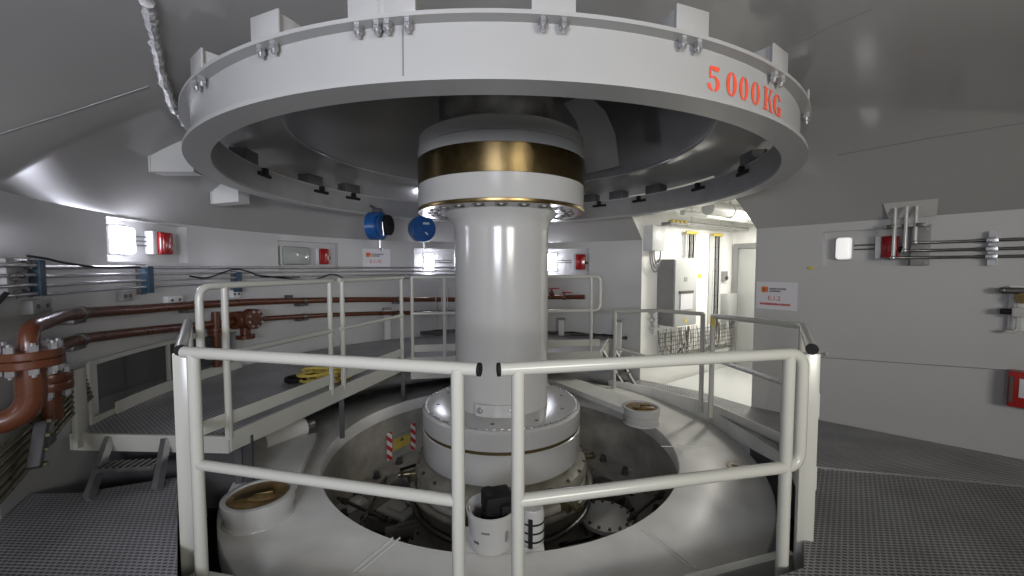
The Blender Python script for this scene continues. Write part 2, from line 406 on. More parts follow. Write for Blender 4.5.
def au(px, py, off=0.0):        # where a sight line meets a plane parallel to the back wall
    d = ray(px, py); o = J1 + BN * off; den = d.x * BN.x + d.y * BN.y
    t = ((o.x - CAM.x) * BN.x + (o.y - CAM.y) * BN.y) / den; p = CAM + d * t
    return (Vector((p.x, p.y)) - J1).dot(BD), p.z

# ------------------------------------------------------------------ crane ring
RZ0 = 2.350; RWEB = 2.635
ring = thing('crane_ring', 'huge white steel crane ring marked 5000KG hanging round the shaft under the ceiling', 'crane ring', (0, 0, RZ0))
m = MB(); m.lathe([(RWEB - .02, .02), (RWEB, .02), (RWEB, .262), (RWEB - .02, .262), (RWEB - .02, .02)], 160); m.build('web', M['ring'], ring)
m = MB(); m.lathe([(2.53, .0), (2.685, .0), (2.685, .022), (2.53, .022), (2.53, 0)], 160); m.build('bottom_flange', M['ring'], ring)
m = MB(); m.lathe([(2.545, .262), (2.695, .262), (2.695, .280), (2.545, .280), (2.545, .262)], 160); m.build('top_flange', M['ring'], ring)
m = MB(); m.lathe([(2.54, .025), (2.56, .025), (2.56, .262), (2.54, .262), (2.54, .025)], 160); m.build('inner_web', M['grey'], ring)
m = MB()
for px in (403,):
    a = az(at_r(px, 50, RWEB, True)); p0 = pol(RWEB + .0015, a, .03); p1 = pol(RWEB + .0015, a, .26); m.tube([p0, p1], .0035, 6)
m.build('joint_seam', M['seam'], ring)
# stencilled lettering wrapped on the web
def lettering():
    cur = [None]
    a_of = lambda px, py: az(at_r(px, py, RWEB + .003, True))
    zt = at_r(714, 66, RWEB + .003, True).z - RZ0; zb = at_r(714, 91.5, RWEB + .003, True).z - RZ0
    print('LETTER', zt, zb, at_r(777, 97, RWEB, True).z - RZ0, at_r(777, 119, RWEB, True).z - RZ0)
    def put(poly, aL, aR):
        cur[0].bm.faces.new([cur[0].bm.verts.new(pol(RWEB + .003, lerp(aL, aR, x), lerp(zb, zt, y))) for x, y in poly])
    def arc(cx, cy, ro, ri, t0, t1, aL, aR, n=14):
        for i in range(n):
            u0 = math.radians(lerp(t0, t1, i / n)); u1 = math.radians(lerp(t0, t1, (i + 1) / n))
            put([(cx + ro[0] * math.cos(u0), cy + ro[1] * math.sin(u0)), (cx + ro[0] * math.cos(u1), cy + ro[1] * math.sin(u1)),
                 (cx + ri[0] * math.cos(u1), cy + ri[1] * math.sin(u1)), (cx + ri[0] * math.cos(u0), cy + ri[1] * math.sin(u0))], aL, aR)
    def five(L, R):
        put([(.12, .86), (.95, .93), (.88, 1.0), (.2, 1.0)], L, R); put([(.12, .86), (.80, .80), (.95, .93), (.12, .93)], L, R)
        put([(.12, .50), (.27, .52), (.27, .82), (.12, .85)], L, R)
        arc(.47, .31, (.50, .31), (.20, .25), -80, 130, L, R); arc(.47, .31, (.50, .31), (.24, .25), 185, 262, L, R)
        m2 = [(-.02, .22), (.10, .30), (.26, .25), (.22, .12), (.05, .10)]; put(m2, L, R)
    def zero(L, R):
        arc(.5, .5, (.5, .5), (.18, .44), 98, 262, L, R, 18); arc(.5, .5, (.5, .5), (.18, .44), -82, 82, L, R, 18)
    def kay(L, R):
        put([(.12, 0), (.38, 0), (.38, 1), (.12, 1)], L, R); put([(0, 0), (.5, 0), (.5, .06), (0, .06)], L, R); put([(0, .94), (.5, .94), (.5, 1), (0, 1)], L, R)
        put([(.45, .48), (.55, .44), (.92, .98), (.80, .98)], L, R); put([(.70, .94), (1.02, .94), (1.02, 1), (.70, 1)], L, R)
        put([(.52, .56), (.66, .70), (1.0, .05), (.78, .05)], L, R); put([(.66, 0), (1.08, 0), (1.08, .06), (.66, .06)], L, R)
    def gee(L, R):
        arc(.5, .5, (.5, .5), (.20, .43), 98, 262, L, R, 18); arc(.5, .5, (.46, .5), (.22, .43), 30, 82, L, R, 8)
        put([(.62, .02), (.90, .02), (.90, .40), (.62, .40)], L, R); put([(.52, .36), (1.0, .36), (1.0, .43), (.52, .43)], L, R)
        arc(.5, .5, (.46, .5), (.22, .43), -82, -50, L, R, 6)
    for f, x0, x1, y in ((five, 708, 720.5, 79), (zero, 726.5, 737, 84), (zero, 739.5, 748.5, 90), (zero, 751.5, 760, 95), (kay, 763.5, 772.5, 101), (gee, 773.5, 781.5, 107)):
        cur[0] = MB(); f(a_of(x0, y), a_of(x1, y)); cur[0].build('stencil_letter', M['stencil'], ring, smooth=False, label='orange-red stencilled character')
lettering()
# hanger blocks with two clamp bolts each
hb_az = [az(at_r(px, py, 2.66, True)) for px, py in ((200, 60), (268, 22), (368, 8), (398, 4), (553, 3), (690, 15), (777, 55), (806, 92))]
hb_az += [az(at_r(px, py, 2.60)) for px, py in ((245, 140), (312, 184), (350, 190), (590, 198), (618, 195), (655, 190), (752, 150))]
hb_az = hb_az
def bolt_mesh():
    m = MB(); m.cyl((0, 0, 0), (0, 0, -.018), .02, 6); m.cyl((0, 0, -.018), (0, 0, -.05), .012, 10); m.cyl((0, 0, -.02), (0, 0, -.034), .021, 6); return m
first = True
for k, a in enumerate(hb_az):
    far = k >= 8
    e = None
    m = MB(); ca, sa = math.cos(a), math.sin(a); w = (.17 if k not in (2, 3) else .15) if not far else .26; h = .16
    def L(r, t, z): return (r * ca - t * sa, r * sa + t * ca, z)
    c = Vector((2.60 * ca, 2.60 * sa, .280 + .06)); m.box(c, (.13, w - .02, .12), a, bev=.004)
    m.box((2.675 * ca, 2.675 * sa, .280 + .06), (.012, w + .02, .12), a, bev=.003)     # end plate
    hb = m.build('hanger_bracket', M['ring'] if not far else M['dkgrey'], ring)  # far brackets coloured dark to stand for the shade on that side
    for sgn in (-1, 1):
        p = L(2.668, sgn * .045, .262)
        if first: b0 = bolt_mesh().build('clamp_bolt', M['steel'], hb); b0.location = p; first = False
        else: copy_part(b0, hb, p)
# clamps on the far inner edge
for px, py in ((262, 168), (320, 192), (352, 197), (440, 205), (600, 208), (640, 200), (700, 182), (745, 160)):
    p = at_r(px, py, 2.55); a = az(p); m = MB()
    m.box((2.525 * math.cos(a), 2.525 * math.sin(a), .20), (.03, .22, .035), a, bev=.004); m.box((2.515 * math.cos(a), 2.515 * math.sin(a), .235), (.05, .05, .07), a, bev=.004)
    m.build('rail_clip', M['black'], ring)

# the two wedge brackets on the cone at the left
def cone_z(R):
    return min(((abs(math.hypot(q.x, q.y) - R), q.z) for q in [ceil_pt(RW, 0, k / 60) for k in range(61)]))[1]
for (px, py, lab) in ((166, 172, 'white wedge bracket on the sloping ceiling beside the crane ring, the higher one'), (224, 203, 'white wedge bracket on the sloping ceiling, the lower one nearer the back wall')):
    best = None
    for k in range(200):
        R = 2.8 + k * .004; p = at_r(px, py, R)
        if abs(p.z - (cone_z(R) - .17)) < (best[0] if best else 9): best = (abs(p.z - (cone_z(R) - .17)), R, p)
    R, p = best[1], best[2]; a = az(p)
    t = thing('ceiling_bracket', lab, 'bracket', (p.x, p.y, p.z - .02), a)
    m = MB(); h = cone_z(R - .2) - p.z + .05
    q = [(.07, -.085, 0), (.07, .085, 0), (-.24, .085, .02), (-.24, -.085, .02)]
    lo = [m.bm.verts.new(v) for v in q]; hi = [m.bm.verts.new((x, y, (.36 if x < 0 else .24))) for x, y, z in q]
    m.bm.faces.new(lo); m.bm.faces.new(hi)
    for i in range(4): m.bm.faces.new((lo[i], lo[(i + 1) % 4], hi[(i + 1) % 4], hi[i]))
    m.build('bracket_body', M['white'], t, smooth=False)
    m = MB(); m.cyl((-.01, 0, .008), (-.01, 0, .020), .013, 12); m.build('bolt_hole', M['hole'], t)
    m = MB(); m.box((.074, 0, .07), (.012, .19, .15)); m.build('end_plate', M['white'], t)

# ------------------------------------------------------------------ turbine shaft
sh = thing('turbine_shaft', 'great white vertical shaft with brass banded coupling standing in the pit centre', 'shaft', (0, 0, -.4))
Z0 = .4
def lz(prof): return [(r, z + Z0) for r, z in prof]
m = MB(); m.lathe(lz([(.508, .08), (.508, 1.93), (.514, 2.0), (.535, 2.06), (.575, 2.10), (.61, 2.14), (.70, 2.15)]), 128); m.build('shaft_tube', M['white'], sh)
m = MB(); m.lathe(lz([(.55, 2.14), (.868, 2.14), (.868, 2.165), (.884, 2.18), (.884, 2.40), (.87, 2.40), (.55, 2.40), (.55, 2.14)]), 160, ); m.build('coupling_flange', M['white'], sh, ang=30)
m = MB(); m.lathe(lz([(.862, 2.138), (.884, 2.138), (.890, 2.15), (.890, 2.172), (.868, 2.178)]), 160); m.build('flange_rim', M['brass'], sh, label='thin brass rim under the coupling')
m = MB(); m.lathe(lz([(.84, 2.40), (.888, 2.402), (.888, 2.656), (.84, 2.658)]), 160); m.build('brass_band', M['brass'], sh, label='broad brass band')
m = MB(); m.lathe(lz([(.84, 2.658), (.884, 2.66), (.884, 2.758), (.872, 2.77), (.872, 2.885), (.855, 2.905), (.60, 2.905)]), 160); m.build('upper_coupling', M['white'], sh, ang=30)
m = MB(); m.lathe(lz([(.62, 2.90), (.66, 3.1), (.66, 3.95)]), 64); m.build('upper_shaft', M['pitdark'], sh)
bm0 = None
for k in range(22):
    a = 2 * PI * (k + .5) / 22; p = pol(.735, a, 2.137 + Z0)
    if bm0 is None:
        m = MB(); m.lathe([(0, .001), (.040, .001), (.044, -.006), (.056, -.006), (.058, .004)], 24); m.cyl((0, 0, -.006), (0, 0, .001), .024, 6)
        bm0 = m.build('coupling_bolt', M['dsteel'], sh); bm0.location = p
    else: copy_part(bm0, sh, p, a)
m = MB(); m.lathe(lz([(.50, .09), (.80, .09), (.845, .08), (.862, .06), (.862, -.105), (.85, -.115)]), 160); m.build('lower_flange', M['white'], sh, ang=30)
m = MB(); m.lathe(lz([(.84, -.114), (.852, -.114), (.852, -.142), (.84, -.142)]), 128); m.build('groove', M['groove'], sh, label='brown oiled groove round the lower coupling')
m = MB(); m.lathe(lz([(.85, -.141), (.862, -.15), (.862, -.41), (.85, -.436), (.6, -.436)]), 160); m.build('lower_coupling', M['white'], sh, ang=30)
m = MB(); m.lathe(lz([(.508, .09), (.54, .09), (.54, .205), (.535, .21), (.508, .21)]), 24, math.radians(-119), math.radians(-72)); m.build('split_collar', M['white'], sh, ang=30)
for a in (math.radians(-113), math.radians(-80)):
    m = MB(); m.cyl(pol(.53, a, .15 + Z0), pol(.552, a, .15 + Z0), .03, 16); m.cyl(pol(.55, a, .15 + Z0), pol(.575, a, .15 + Z0), .018, 6); m.build('collar_bolt', M['steel'], sh)
rb = None
for k in range(72):
    a = 2 * PI * k / 72; p = pol(.825, a, .084 + Z0)
    if rb is None:
        m = MB(); m.box((0, 0, .004), (.022, .034, .014), 0, bev=.003); rb = m.build('rim_screw', M['steel'], sh); rb.location = p; rb.rotation_euler = (0, 0, a)
    else: copy_part(rb, sh, p, a)
for k in range(10):
    a = 2 * PI * (k + .3) / 10
    m = MB(); m.cyl(pol(.70, a, .088 + Z0), pol(.70, a, .094 + Z0), .018, 12); m.build('plug', M['dkgrey'], sh)

# ------------------------------------------------------------------ plate ring round the pit
pr = thing('cover_ring', 'broad grey painted annular plate lying round the open turbine pit', 'plate', (0, 0, -1.45))
ZP = -.333
m = MB(); z = ZP + 1.45
m.lathe([(1.835, z - .15), (1.83, z - .012), (1.84, z), (2.565, z), (2.575, z - .01), (2.575, z - .16), (1.835, z - .15)], 200); m.build('annular_plate', M['plate'], pr, ang=50)
m = MB(); m.lathe([(2.48, z - .16), (2.48, 0.0)], 96); m.build('outer_skirt', M['pit'], pr)
def seam_line(px0, py0, px1, py1, w=.012):
    m = MB(); a = at_z(px0, py0, ZP); b = at_z(px1, py1, ZP); c = (a + b) / 2; d = b - a
    m.box((c.x, c.y, z + .002), (d.length, w, .006), math.atan2(d.y, d.x)); m.build('plate_joint', M['plate'], pr, smooth=False)
seam_line(661, 446.5, 716, 446.5, .012)
for dx in (0, 7): seam_line(642 + dx, 530 + dx * .2, 690 + dx, 568 + dx * .2, .014)
for dx in (0, 7): seam_line(393 + dx, 538, 352 + dx, 572, .012)
for px, py, mt, lb in ((735, 466, 'grease', 'small brown brass plug'), (299, 440, 'black', 'black plug with brass centre')):
    p = at_z(px, py, ZP); mm = MB(); mm.cyl((p.x, p.y, z - .003), (p.x, p.y, z + .008), .075, 24); mm.cyl((p.x, p.y, z + .008), (p.x, p.y, z + .02), .03, 8)
    mm.build('plug', M[mt], pr, label=lb)
# small shelf under the bucket
pb = at_z(491, 553, ZP); pb = Vector((pb.x, pb.y + .10, 0))
m = MB(); m.box((pb.x + .05, pb.y - .02, z - .03), (.62, .42, .05), 0, bev=.006); m.build('shelf_tongue', M['plate'], pr)

# servo link arms with round bosses
def link(name, label, bpx, bpy_, rb_, arm_pts, h, w0, w1, rz_):
    p = at_z(bpx, bpy_, ZP + h); p.z = ZP
    t = thing(name, label, 'link arm', p, 0)
    m = MB(); m.lathe([(rb_ * 1.04, 0), (rb_ * 1.02, .01), (rb_ * .985, .02), (rb_, h * .5), (rb_ * 1.0, h * .52), (rb_ * 1.05, h * .56), (rb_ * 1.05, h * .98), (rb_ * 1.02, h), (rb_ * .9, h), (rb_ * .88, h - .02), (0, h - .02)], 64)
    m.build('boss', M['white'], t, ang=30)
    m = MB(); m.lathe([(0, h - .012), (rb_ * .5, h - .008), (rb_ * .9, h - .016)], 40); m.ball((rb_ * .15, -.05, h), .10, (1.2, .6, .18)); m.build('grease_pan', M['grease'], t, label='brown greasy pin top')
    m = MB(); m.box((-rb_ * .3, -rb_ * .28, h + .01), (rb_ * .5, rb_ * .35, .012), .5); m.box((rb_ * .2, -rb_ * .1, h + .012), (rb_ * .6, .04, .03), .3, bev=.005); m.build('pin_plate', M['brass'], t)
    d = Vector(arm_pts) - Vector((p.x, p.y)); ang = math.atan2(d.y, d.x); n = Vector((-d.y, d.x)).normalized(); dn = d.normalized()
    q = [dn * .08 + n * w0 / 2, d + n * w1 / 2, d - n * w1 / 2, dn * .08 - n * w0 / 2]
    m = MB(); m.prism([(v.x, v.y) for v in q], h * .56, h * .90); m.build('arm', M['plate'], t, smooth=False)
    return t
aend = at_z(232, 436, ZP + .2)
link('servo_link', 'white servomotor link arm and round boss between platform edge and railing', 259, 493, .235, (-2.22, -.30), .17, .47, .56, 0)
link('servo_link', 'white servomotor link arm and round boss on the plate behind the shaft', 641, 406, .21, (.6, 2.28), .20, .40, .36, 0)
# servo rod coupling under the platform
p = at_z(290, 425, ZP + .25)
t = thing('servo_rod', 'grey servomotor rod with coupling nut under the platform edge', 'rod', (p.x, p.y, ZP + .03), math.radians(60))
m = MB(); m.cyl((-.30, 0, .15), (.02, 0, .15), .115, 28); m.build('cylinder_end', M['plate'], t)
m = MB(); m.cyl((.02, 0, .15), (.14, 0, .15), .105, 28); m.build('coupling_nut', M['plate'], t)
m = MB(); m.cyl((.14, 0, .15), (.26, 0, .15), .05, 20); m.build('rod', M['steel'], t)
m = MB(); m.box((-.1, 0, .015), (.2, .2, .09)); m.build('saddle', M['dkgrey'], t)

# ------------------------------------------------------------------ pit interior
hc = thing('head_cover', 'oily grey head cover with bolts at the bottom of the open pit', 'machinery', (0, 0, -1.45))
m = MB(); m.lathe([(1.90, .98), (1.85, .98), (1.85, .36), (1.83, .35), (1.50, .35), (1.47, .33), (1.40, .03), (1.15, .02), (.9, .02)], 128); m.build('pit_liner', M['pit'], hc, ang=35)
b0 = None
for k in range(26):
    a = 2 * PI * (k + .5) / 26; p = pol(1.70, a, .35)
    if b0 is None:
        m = MB(); m.cyl((0, 0, 0), (0, 0, .02), .05, 20); m.cyl((0, 0, .02), (0, 0, .075), .036, 6); b0 = m.build('liner_bolt', M['pitdark'], hc); b0.location = p
    else: copy_part(b0, hc, p, a)
for k in range(14):
    a = 2 * PI * k / 14 + .1
    m = MB(); ca, sa = math.cos(a), math.sin(a)
    q = [pol(1.03, a, .02), pol(1.46, a, .02), pol(1.46, a, .32), pol(1.03, a, .16)]; off = Vector((-sa, ca, 0)) * .012
    A = [m.bm.verts.new(v + off) for v in q]; B = [m.bm.verts.new(v - off) for v in q]
    m.bm.faces.new(A); m.bm.faces.new(B)
    for i in range(4): m.bm.faces.new((A[i], A[(i + 1) % 4], B[(i + 1) % 4], B[i]))
    m.build('gusset', M['pit'] if k % 3 else M['pitdark'], hc, smooth=False)
sl = thing('shaft_seal', 'olive stepped seal housing under the lower shaft coupling', 'seal housing', (0, 0, -1.31))
m = MB(); m.lathe([(.62, .86), (.80, .86), (.92, .80), (.94, .76), (.94, .70), (.90, .68), (.90, .62)], 128); m.build('seal_cover', M['seal'], sl, ang=30)
m = MB(); m.lathe([(.88, .64), (.92, .63), (.93, .58), (.93, .50), (.88, .47), (.88, .16), (.98, .13), (.98, -.12)], 128); m.build('housing', M['pit'], sl, ang=30)
m = MB(); m.tube([pol(.97, 2 * PI * k / 80, .56) for k in range(80)], .035, 10, closed=True); m.build('ring_pipe', M['seal'], sl)
m = MB(); m.tube([pol(.96, 2 * PI * k / 80, .38) for k in range(80)], .03, 10, closed=True); m.build('ring_pipe', M['dsteel'], sl)
for k in range(24):
    a = 2 * PI * k / 24
    m = MB(); m.cyl(pol(.91, a, .80), pol(.91, a, .82), .018, 6); m.build('cover_bolt', M['dsteel'], sl)
for k in range(6):
    a = 2 * PI * k / 6 + math.radians(10)
    m = MB(); m.box(pol(.95, a, .62), (.10, .09, .13), a, bev=.01); m.cyl(pol(.98, a, .66), pol(1.12, a, .66), .03, 12); m.cyl(pol(1.07, a, .66), pol(1.10, a, .66), .045, 6)
    m.build('inlet_fitting', M['tube'], sl)
# manhole covers, hoses and blocks in the bottom
labs = ['round bolted grey cover beside the seal housing toward the walkway', 'round bolted grey cover in the pit bottom below the hazard sign', 'round bolted grey cover in the pit bottom near the bucket']
for (px, py, rr, lab) in ((606, 515, .27, labs[0]), (378, 500, .22, labs[1]), (430, 540, .22, labs[2])):
    p = at_z(px, py, -1.02 if px > 500 else -1.14); t = thing('access_cover', lab, 'cover', (p.x, p.y, -1.28 if px > 500 else -1.42), az(p), group='access covers')
    m = MB(); m.cyl((0, 0, 0), (0, 0, .22), rr * .86, 40); m.build('neck', M['pit'], t)
    m = MB(); m.lathe([(0, .262), (rr * .7, .26), (rr, .255), (rr, .215), (0, .21)], 48); lid = m.build('lid', M['plate'] if px > 500 else M['pit'], t, ang=30)
    for k in range(14):
        m = MB(); a = 2 * PI * k / 14; m.cyl(pol(rr * .88, a, .25), pol(rr * .88, a, .275), .016, 6); m.build('lid_bolt', M['dsteel'], lid)
hz = [[(345, 520, -1.0), (372, 512, -1.0), (398, 520, -1.02), (402, 500, -.98)], [(400, 470, -.9), (425, 462, -.9), (450, 455, -.92), (440, 480, -1.0)], [(560, 545, -.9), (600, 535, -.95), (640, 505, -1.0), (655, 480, -1.0)], [(590, 500, -.8), (600, 480, -.85), (640, 500, -1.0)], [(345, 505, -.95), (352, 528, -1.05), (385, 535, -1.1)]]
hl = ['black hose lying bent in the pit bottom below the railing', 'black hose looping behind the lower coupling beside the hazard sign', 'black hose along the pit rim toward the bolts', 'short black hose from the seal fitting', 'thin black hose near the plate joint side of the pit']
for pts, lab in zip(hz, hl):
    q = rnd([at_z(p[0], p[1], p[2] - .14) for p in pts], .2, 6); m = MB(); m.tube(q, .02, 8)
    tag(m.build('hose', M['black']), lab, 'hose', 'hoses in the pit')
for (px, py, zz_, dims, rz_, lab) in ((430, 470, -.95, (.55, .22, .12), .45, 'dark steel block beside the seal housing'), (410, 524, -1.0, (.5, .10, .10), .35, 'long grey steel bar across the pit bottom'), (440, 533, -1.05, (.45, .22, .18), .2, 'dark purple-grey box in the pit bottom'), (362, 487, -1.0, (.22, .16, .14), .8, 'small grey valve block under the pit rim'), (398, 508, -.98, (.40, .26, .05), -.5, 'flat pale plate lying aslant in the pit bottom'), (352, 503, -.95, (.30, .22, .05), .9, 'flat pale plate against the pit liner under the railing'), (425, 500, -1.0, (.06, .42, .05), .2, 'thin pale bar standing out from the seal housing')):
    zz_ -= .12; p = at_z(px, py, zz_); m = MB(); m.box((p.x, p.y, zz_ - dims[2] / 2), dims, rz_, bev=.01); m.box((p.x, p.y, zz_ + .01), (dims[0] * .5, dims[1] * .5, .03), rz_, bev=.005)
    m.cyl((p.x, p.y, zz_ - dims[2] + .01), (p.x, p.y, -1.42), .03, 8)
    tag(m.build('steel_block', M['pitdark'] if 'dark' in lab else (M['plate'] if 'pale' in lab else M['pit'])), lab, 'machine part')
for pa_, pb_, lab in (((338, 498, -.98), (392, 522, -1.02), 'dark rod lying across the pit bottom from rim toward the pale plate'), ((360, 525, -1.0), (386, 478, -.96), 'dark rod crossing the pit bottom toward the hazard sign'), ((405, 500, -.95), (432, 520, -1.0), 'short bright rod beside the seal housing'), ((628, 520, -1.0), (664, 492, -.98), 'dark rod along the pit rim beside the round cover')):
    A_ = at_z(*pa_); B_ = at_z(*pb_); m = MB(); m.cyl(A_, B_, .018, 10); m.cyl(A_.lerp(B_, .1), A_.lerp(B_, .18), .035, 6); m.cyl(A_.lerp(B_, .8), A_.lerp(B_, .9), .035, 6)
    tag(m.build('link_rod', M['steel'] if 'bright' in lab else M['dsteel']), lab, 'rod')
# hazard sign on the pit's inner wall
p = at_r(401, 441, 1.83); a = az(p)
t = thing('hazard_sign', 'yellow warning sign with red and white striped sides on the pit inner wall', 'sign', (p.x, p.y, p.z), a - PI / 2)
m = MB(); m.box((0, -.012, 0), (.34, .006, .22)); m.build('face', M['pit'], t)
m = MB(); m.box((0, -.018, -.01), (.28, .006, .15)); m.build('yellow_label', M['hose'], t)
m = MB(); m.prism([(-.03, -.02), (.03, -.02), (0, .035)], 0, .002); bmesh.ops.transform(m.bm, matrix=Matrix.Translation((0, -.023, .03)) @ Matrix.Rotation(PI / 2, 4, 'X'), verts=m.bm.verts); m.build('warning_triangle', M['ink'], t)
for sx in (-1, 1):
    m = MB(); m.box((sx * .20, -.014, 0), (.08, .008, .38)); m.build('striped_strip', M['hazard'], t)

# bucket on the edge of the pit
bz = ZP
t = thing('bucket', 'white plastic bucket holding a black pump on the pit rim', 'bucket', (pb.x, pb.y, bz))
m = MB(); m.lathe([(0, .004), (.138, .004), (.148, .014), (.166, .24), (.174, .245), (.174, .268), (.166, .272), (.160, .255), (.14, .02), (0, .018)], 48); m.build('pail', M['white'], t, ang=30)
m = MB(); m.tube([(.150 * math.cos(u), -.085 * math.sin(u), .262 - .06 * math.sin(u)) for u in [PI * k / 20 for k in range(21)]], .005, 8); m.build('bail_handle', M['cab'], t)
m = MB(); m.box((.105, -.128, .13), (.02, .012, .07), .6, bev=.004); m.box((.105, -.135, .13), (.012, .01, .03), .6, bev=.003); m.build('clip', M['steel'], t)
m = MB()
for i in range(5):
    u = -PI / 2 - .35 + i * .07; m.box((.162 * math.cos(u), .162 * math.sin(u), .17), (.003, .007, .012), u)
m.build('printed_mark', M['ink'], t); m = MB()
for i in range(3):
    u = -PI / 2 - .75 + i * .09; m.box((.156 * math.cos(u), .156 * math.sin(u), .09), (.003, .010, .014), u)
m.build('printed_mark', M['ink'], t)
o = MB(); o.cyl((pb.x + .02, pb.y, bz + .02), (pb.x + .02, pb.y, bz + .25), .09, 20); o.box((pb.x + .04, pb.y + .02, bz + .29), (.20, .17, .13), .3, bev=.025); o.box((pb.x + .10, pb.y - .03, bz + .26), (.08, .12, .10), .1, bev=.02); o.cyl((pb.x - .02, pb.y, bz + .35), (pb.x - .02, pb.y, bz + .375), .05, 12)
tag(o.build('pump', M['black']), 'black drain pump standing in the white bucket', 'pump')
# strapped white filter can beside the bucket, standing on the shelf
p = Vector((pb.x + .285, pb.y + .02, bz))
t = thing('filter_can', 'white filter can with black strap beside the bucket', 'can', p)
m = MB(); m.lathe([(0, .0), (.078, .0), (.082, .01), (.082, .22), (.07, .245), (0, .25)], 32); m.build('can_body', M['white'], t, ang=30)
m = MB()
for zz_ in (.03, .09, .15): m.lathe([(.083, zz_), (.085, zz_), (.085, zz_ + .012), (.083, zz_ + .012)], 32)
m.box((-.02, -.085, .10), (.03, .012, .20), -.2, bev=.003); m.build('strap', M['black'], t)

# ------------------------------------------------------------------ railings
def tube_part(name, pts, r, parent, mat='rail', rad=0.0, label=None, seg=14):
    m = MB(); m.tube(rnd(pts, rad) if rad else pts, r, seg); return m.build(name, M[mat], parent, world=True, label=label)
ZR = 1.11; ZM = .50; TR = .0305
def cap(parent, p, d, r=TR):
    d = Vector(d).normalized(); m = MB(); m.cyl(Vector(p), Vector(p) + d * .012, r * 1.02, 16); m.build('end_cap', M['black'], parent, world=True, label='black end cap')
def on_line(px, py, A, d):
    r = ray(px, py); den = r.x * d.y - r.y * d.x; w = Vector((A.x - CAM.x, A.y - CAM.y)); tq = (w.x * d.y - w.y * d.x) / den
    p = CAM + r * tq; return Vector((p.x, p.y, 0))
# front left panel
a = at_z(184, 352, ZR); a.z = 0; e = at_z(463, 369, ZR); e.z = 0
dirL = (e - a).normalized(); cpost = at_z(457, 400, 1.0)
t = thing('guard_railing', 'front guard railing panel on the link arm side of the shaft, plain straight ends', 'railing', (a.x, a.y, 0), math.atan2(dirL.y, dirL.x), 'white guard railings')
e2 = at_z(478, 369.5, ZR); 
tr_ = tube_part('top_rail', [(a.x, a.y, ZR), (e2.x, e2.y, ZR)], TR, t); cap(tr_, (e2.x, e2.y, ZR), dirL)
pc = on_line(458, 450, a, dirL); pa = on_line(195, 400, a, dirL)
tube_part('post', [(pc.x, pc.y, -.55), (pc.x, pc.y, ZR)], TR, t); tube_part('post', [(pa.x, pa.y, -.55), (pa.x, pa.y, ZR)], TR, t)
tube_part('mid_rail', [(pa.x, pa.y, ZM), (pc.x, pc.y, ZM)], .027, t)
# front right panel with looped end
b = at_z(803, 353, ZR); s_ = at_z(500, 369.5, ZR); dirR = (b - s_).normalized()
t = thing('guard_railing', 'front guard railing panel with a rounded loop end on the ramp side', 'railing', (b.x, b.y, 0), math.atan2(dirR.y, dirR.x), 'white guard railings')
pc2 = on_line(518, 450, s_, dirR); pr2 = on_line(788, 390, s_, dirR)
ZM2 = ZM
tr_ = tube_part('top_rail', [s_, b, (b.x, b.y, ZM2), (pc2.x, pc2.y, ZM2)], TR, t, rad=.09); cap(tr_, s_, -dirR)
tube_part('post', [(pc2.x, pc2.y, -.55), (pc2.x, pc2.y, ZR)], TR, t); tube_part('post', [(pr2.x, pr2.y, -.55), (pr2.x, pr2.y, ZR)], TR, t)
# left side panel running back to the platform
n0 = at_z(180.5, 350, ZR); f0 = at_z(188, 322, ZR)
t = thing('guard_railing', 'white guard railing running from the front railing back to the raised platform', 'railing', (n0.x, n0.y, 0), 0, 'white guard railings')
dd = (n0 - f0).normalized(); tr_ = tube_part('top_rail', [f0, n0], TR, t); cap(tr_, n0, dd)
m = MB(); pn = n0 - dd * .05; m.box((pn.x - .0, pn.y, (ZR - .55) / 2 + .0), (.075, .03, ZR + .50), .25, bev=.004); m.build('flat_post', M['rail'], t, world=True)
tube_part('post', [(f0.x, f0.y, -.05), (f0.x, f0.y, ZR)], TR, t); tube_part('mid_rail', [(f0.x, f0.y, ZM), (pn.x, pn.y, ZM)], .025, t)
# right side: from the front, back along the ramp
n1 = at_z(812, 349, ZR); k1 = at_z(803, 326, 1.08); g1 = Vector((2.62, .46, .995)); 
t = thing('guard_railing', 'white guard railing along the grating ramp with flat post and bolted plates', 'railing', (n1.x, n1.y, 0), 0, 'white guard railings')
dd = (n1 - k1).normalized()
g1 = at_z(713, 316, .99)
tr_ = tube_part('top_rail', [g1, k1, n1], TR * .95, t, rad=.12); cap(tr_, n1, dd)
m = MB(); p = n1 - dd * .04; m.box((p.x - .005, p.y, .25), (.085, .04, 1.66), -.3, bev=.004); m.build('flat_post', M['rail'], t, world=True)
for zz_ in (.78, .36):
    m = MB(); m.box((p.x + .05, p.y + .01, zz_), (.012, .05, .14), -.3, bev=.003); m.build('bolted_plate', M['white'], t, world=True)
zk = zramp(k1.x, k1.y)
tube_part('post', [(k1.x, k1.y, zk - .1), (k1.x, k1.y, 1.05)], TR * .95, t)
zg = zramp(g1.x, g1.y); tube_part('post', [(g1.x, g1.y, zg - .05), (g1.x, g1.y, .985)], .028, t)
tube_part('mid_rail', [(g1.x, g1.y, zg + .66), (k1.x, k1.y, zk + .58)], .022, t, mat='steel')
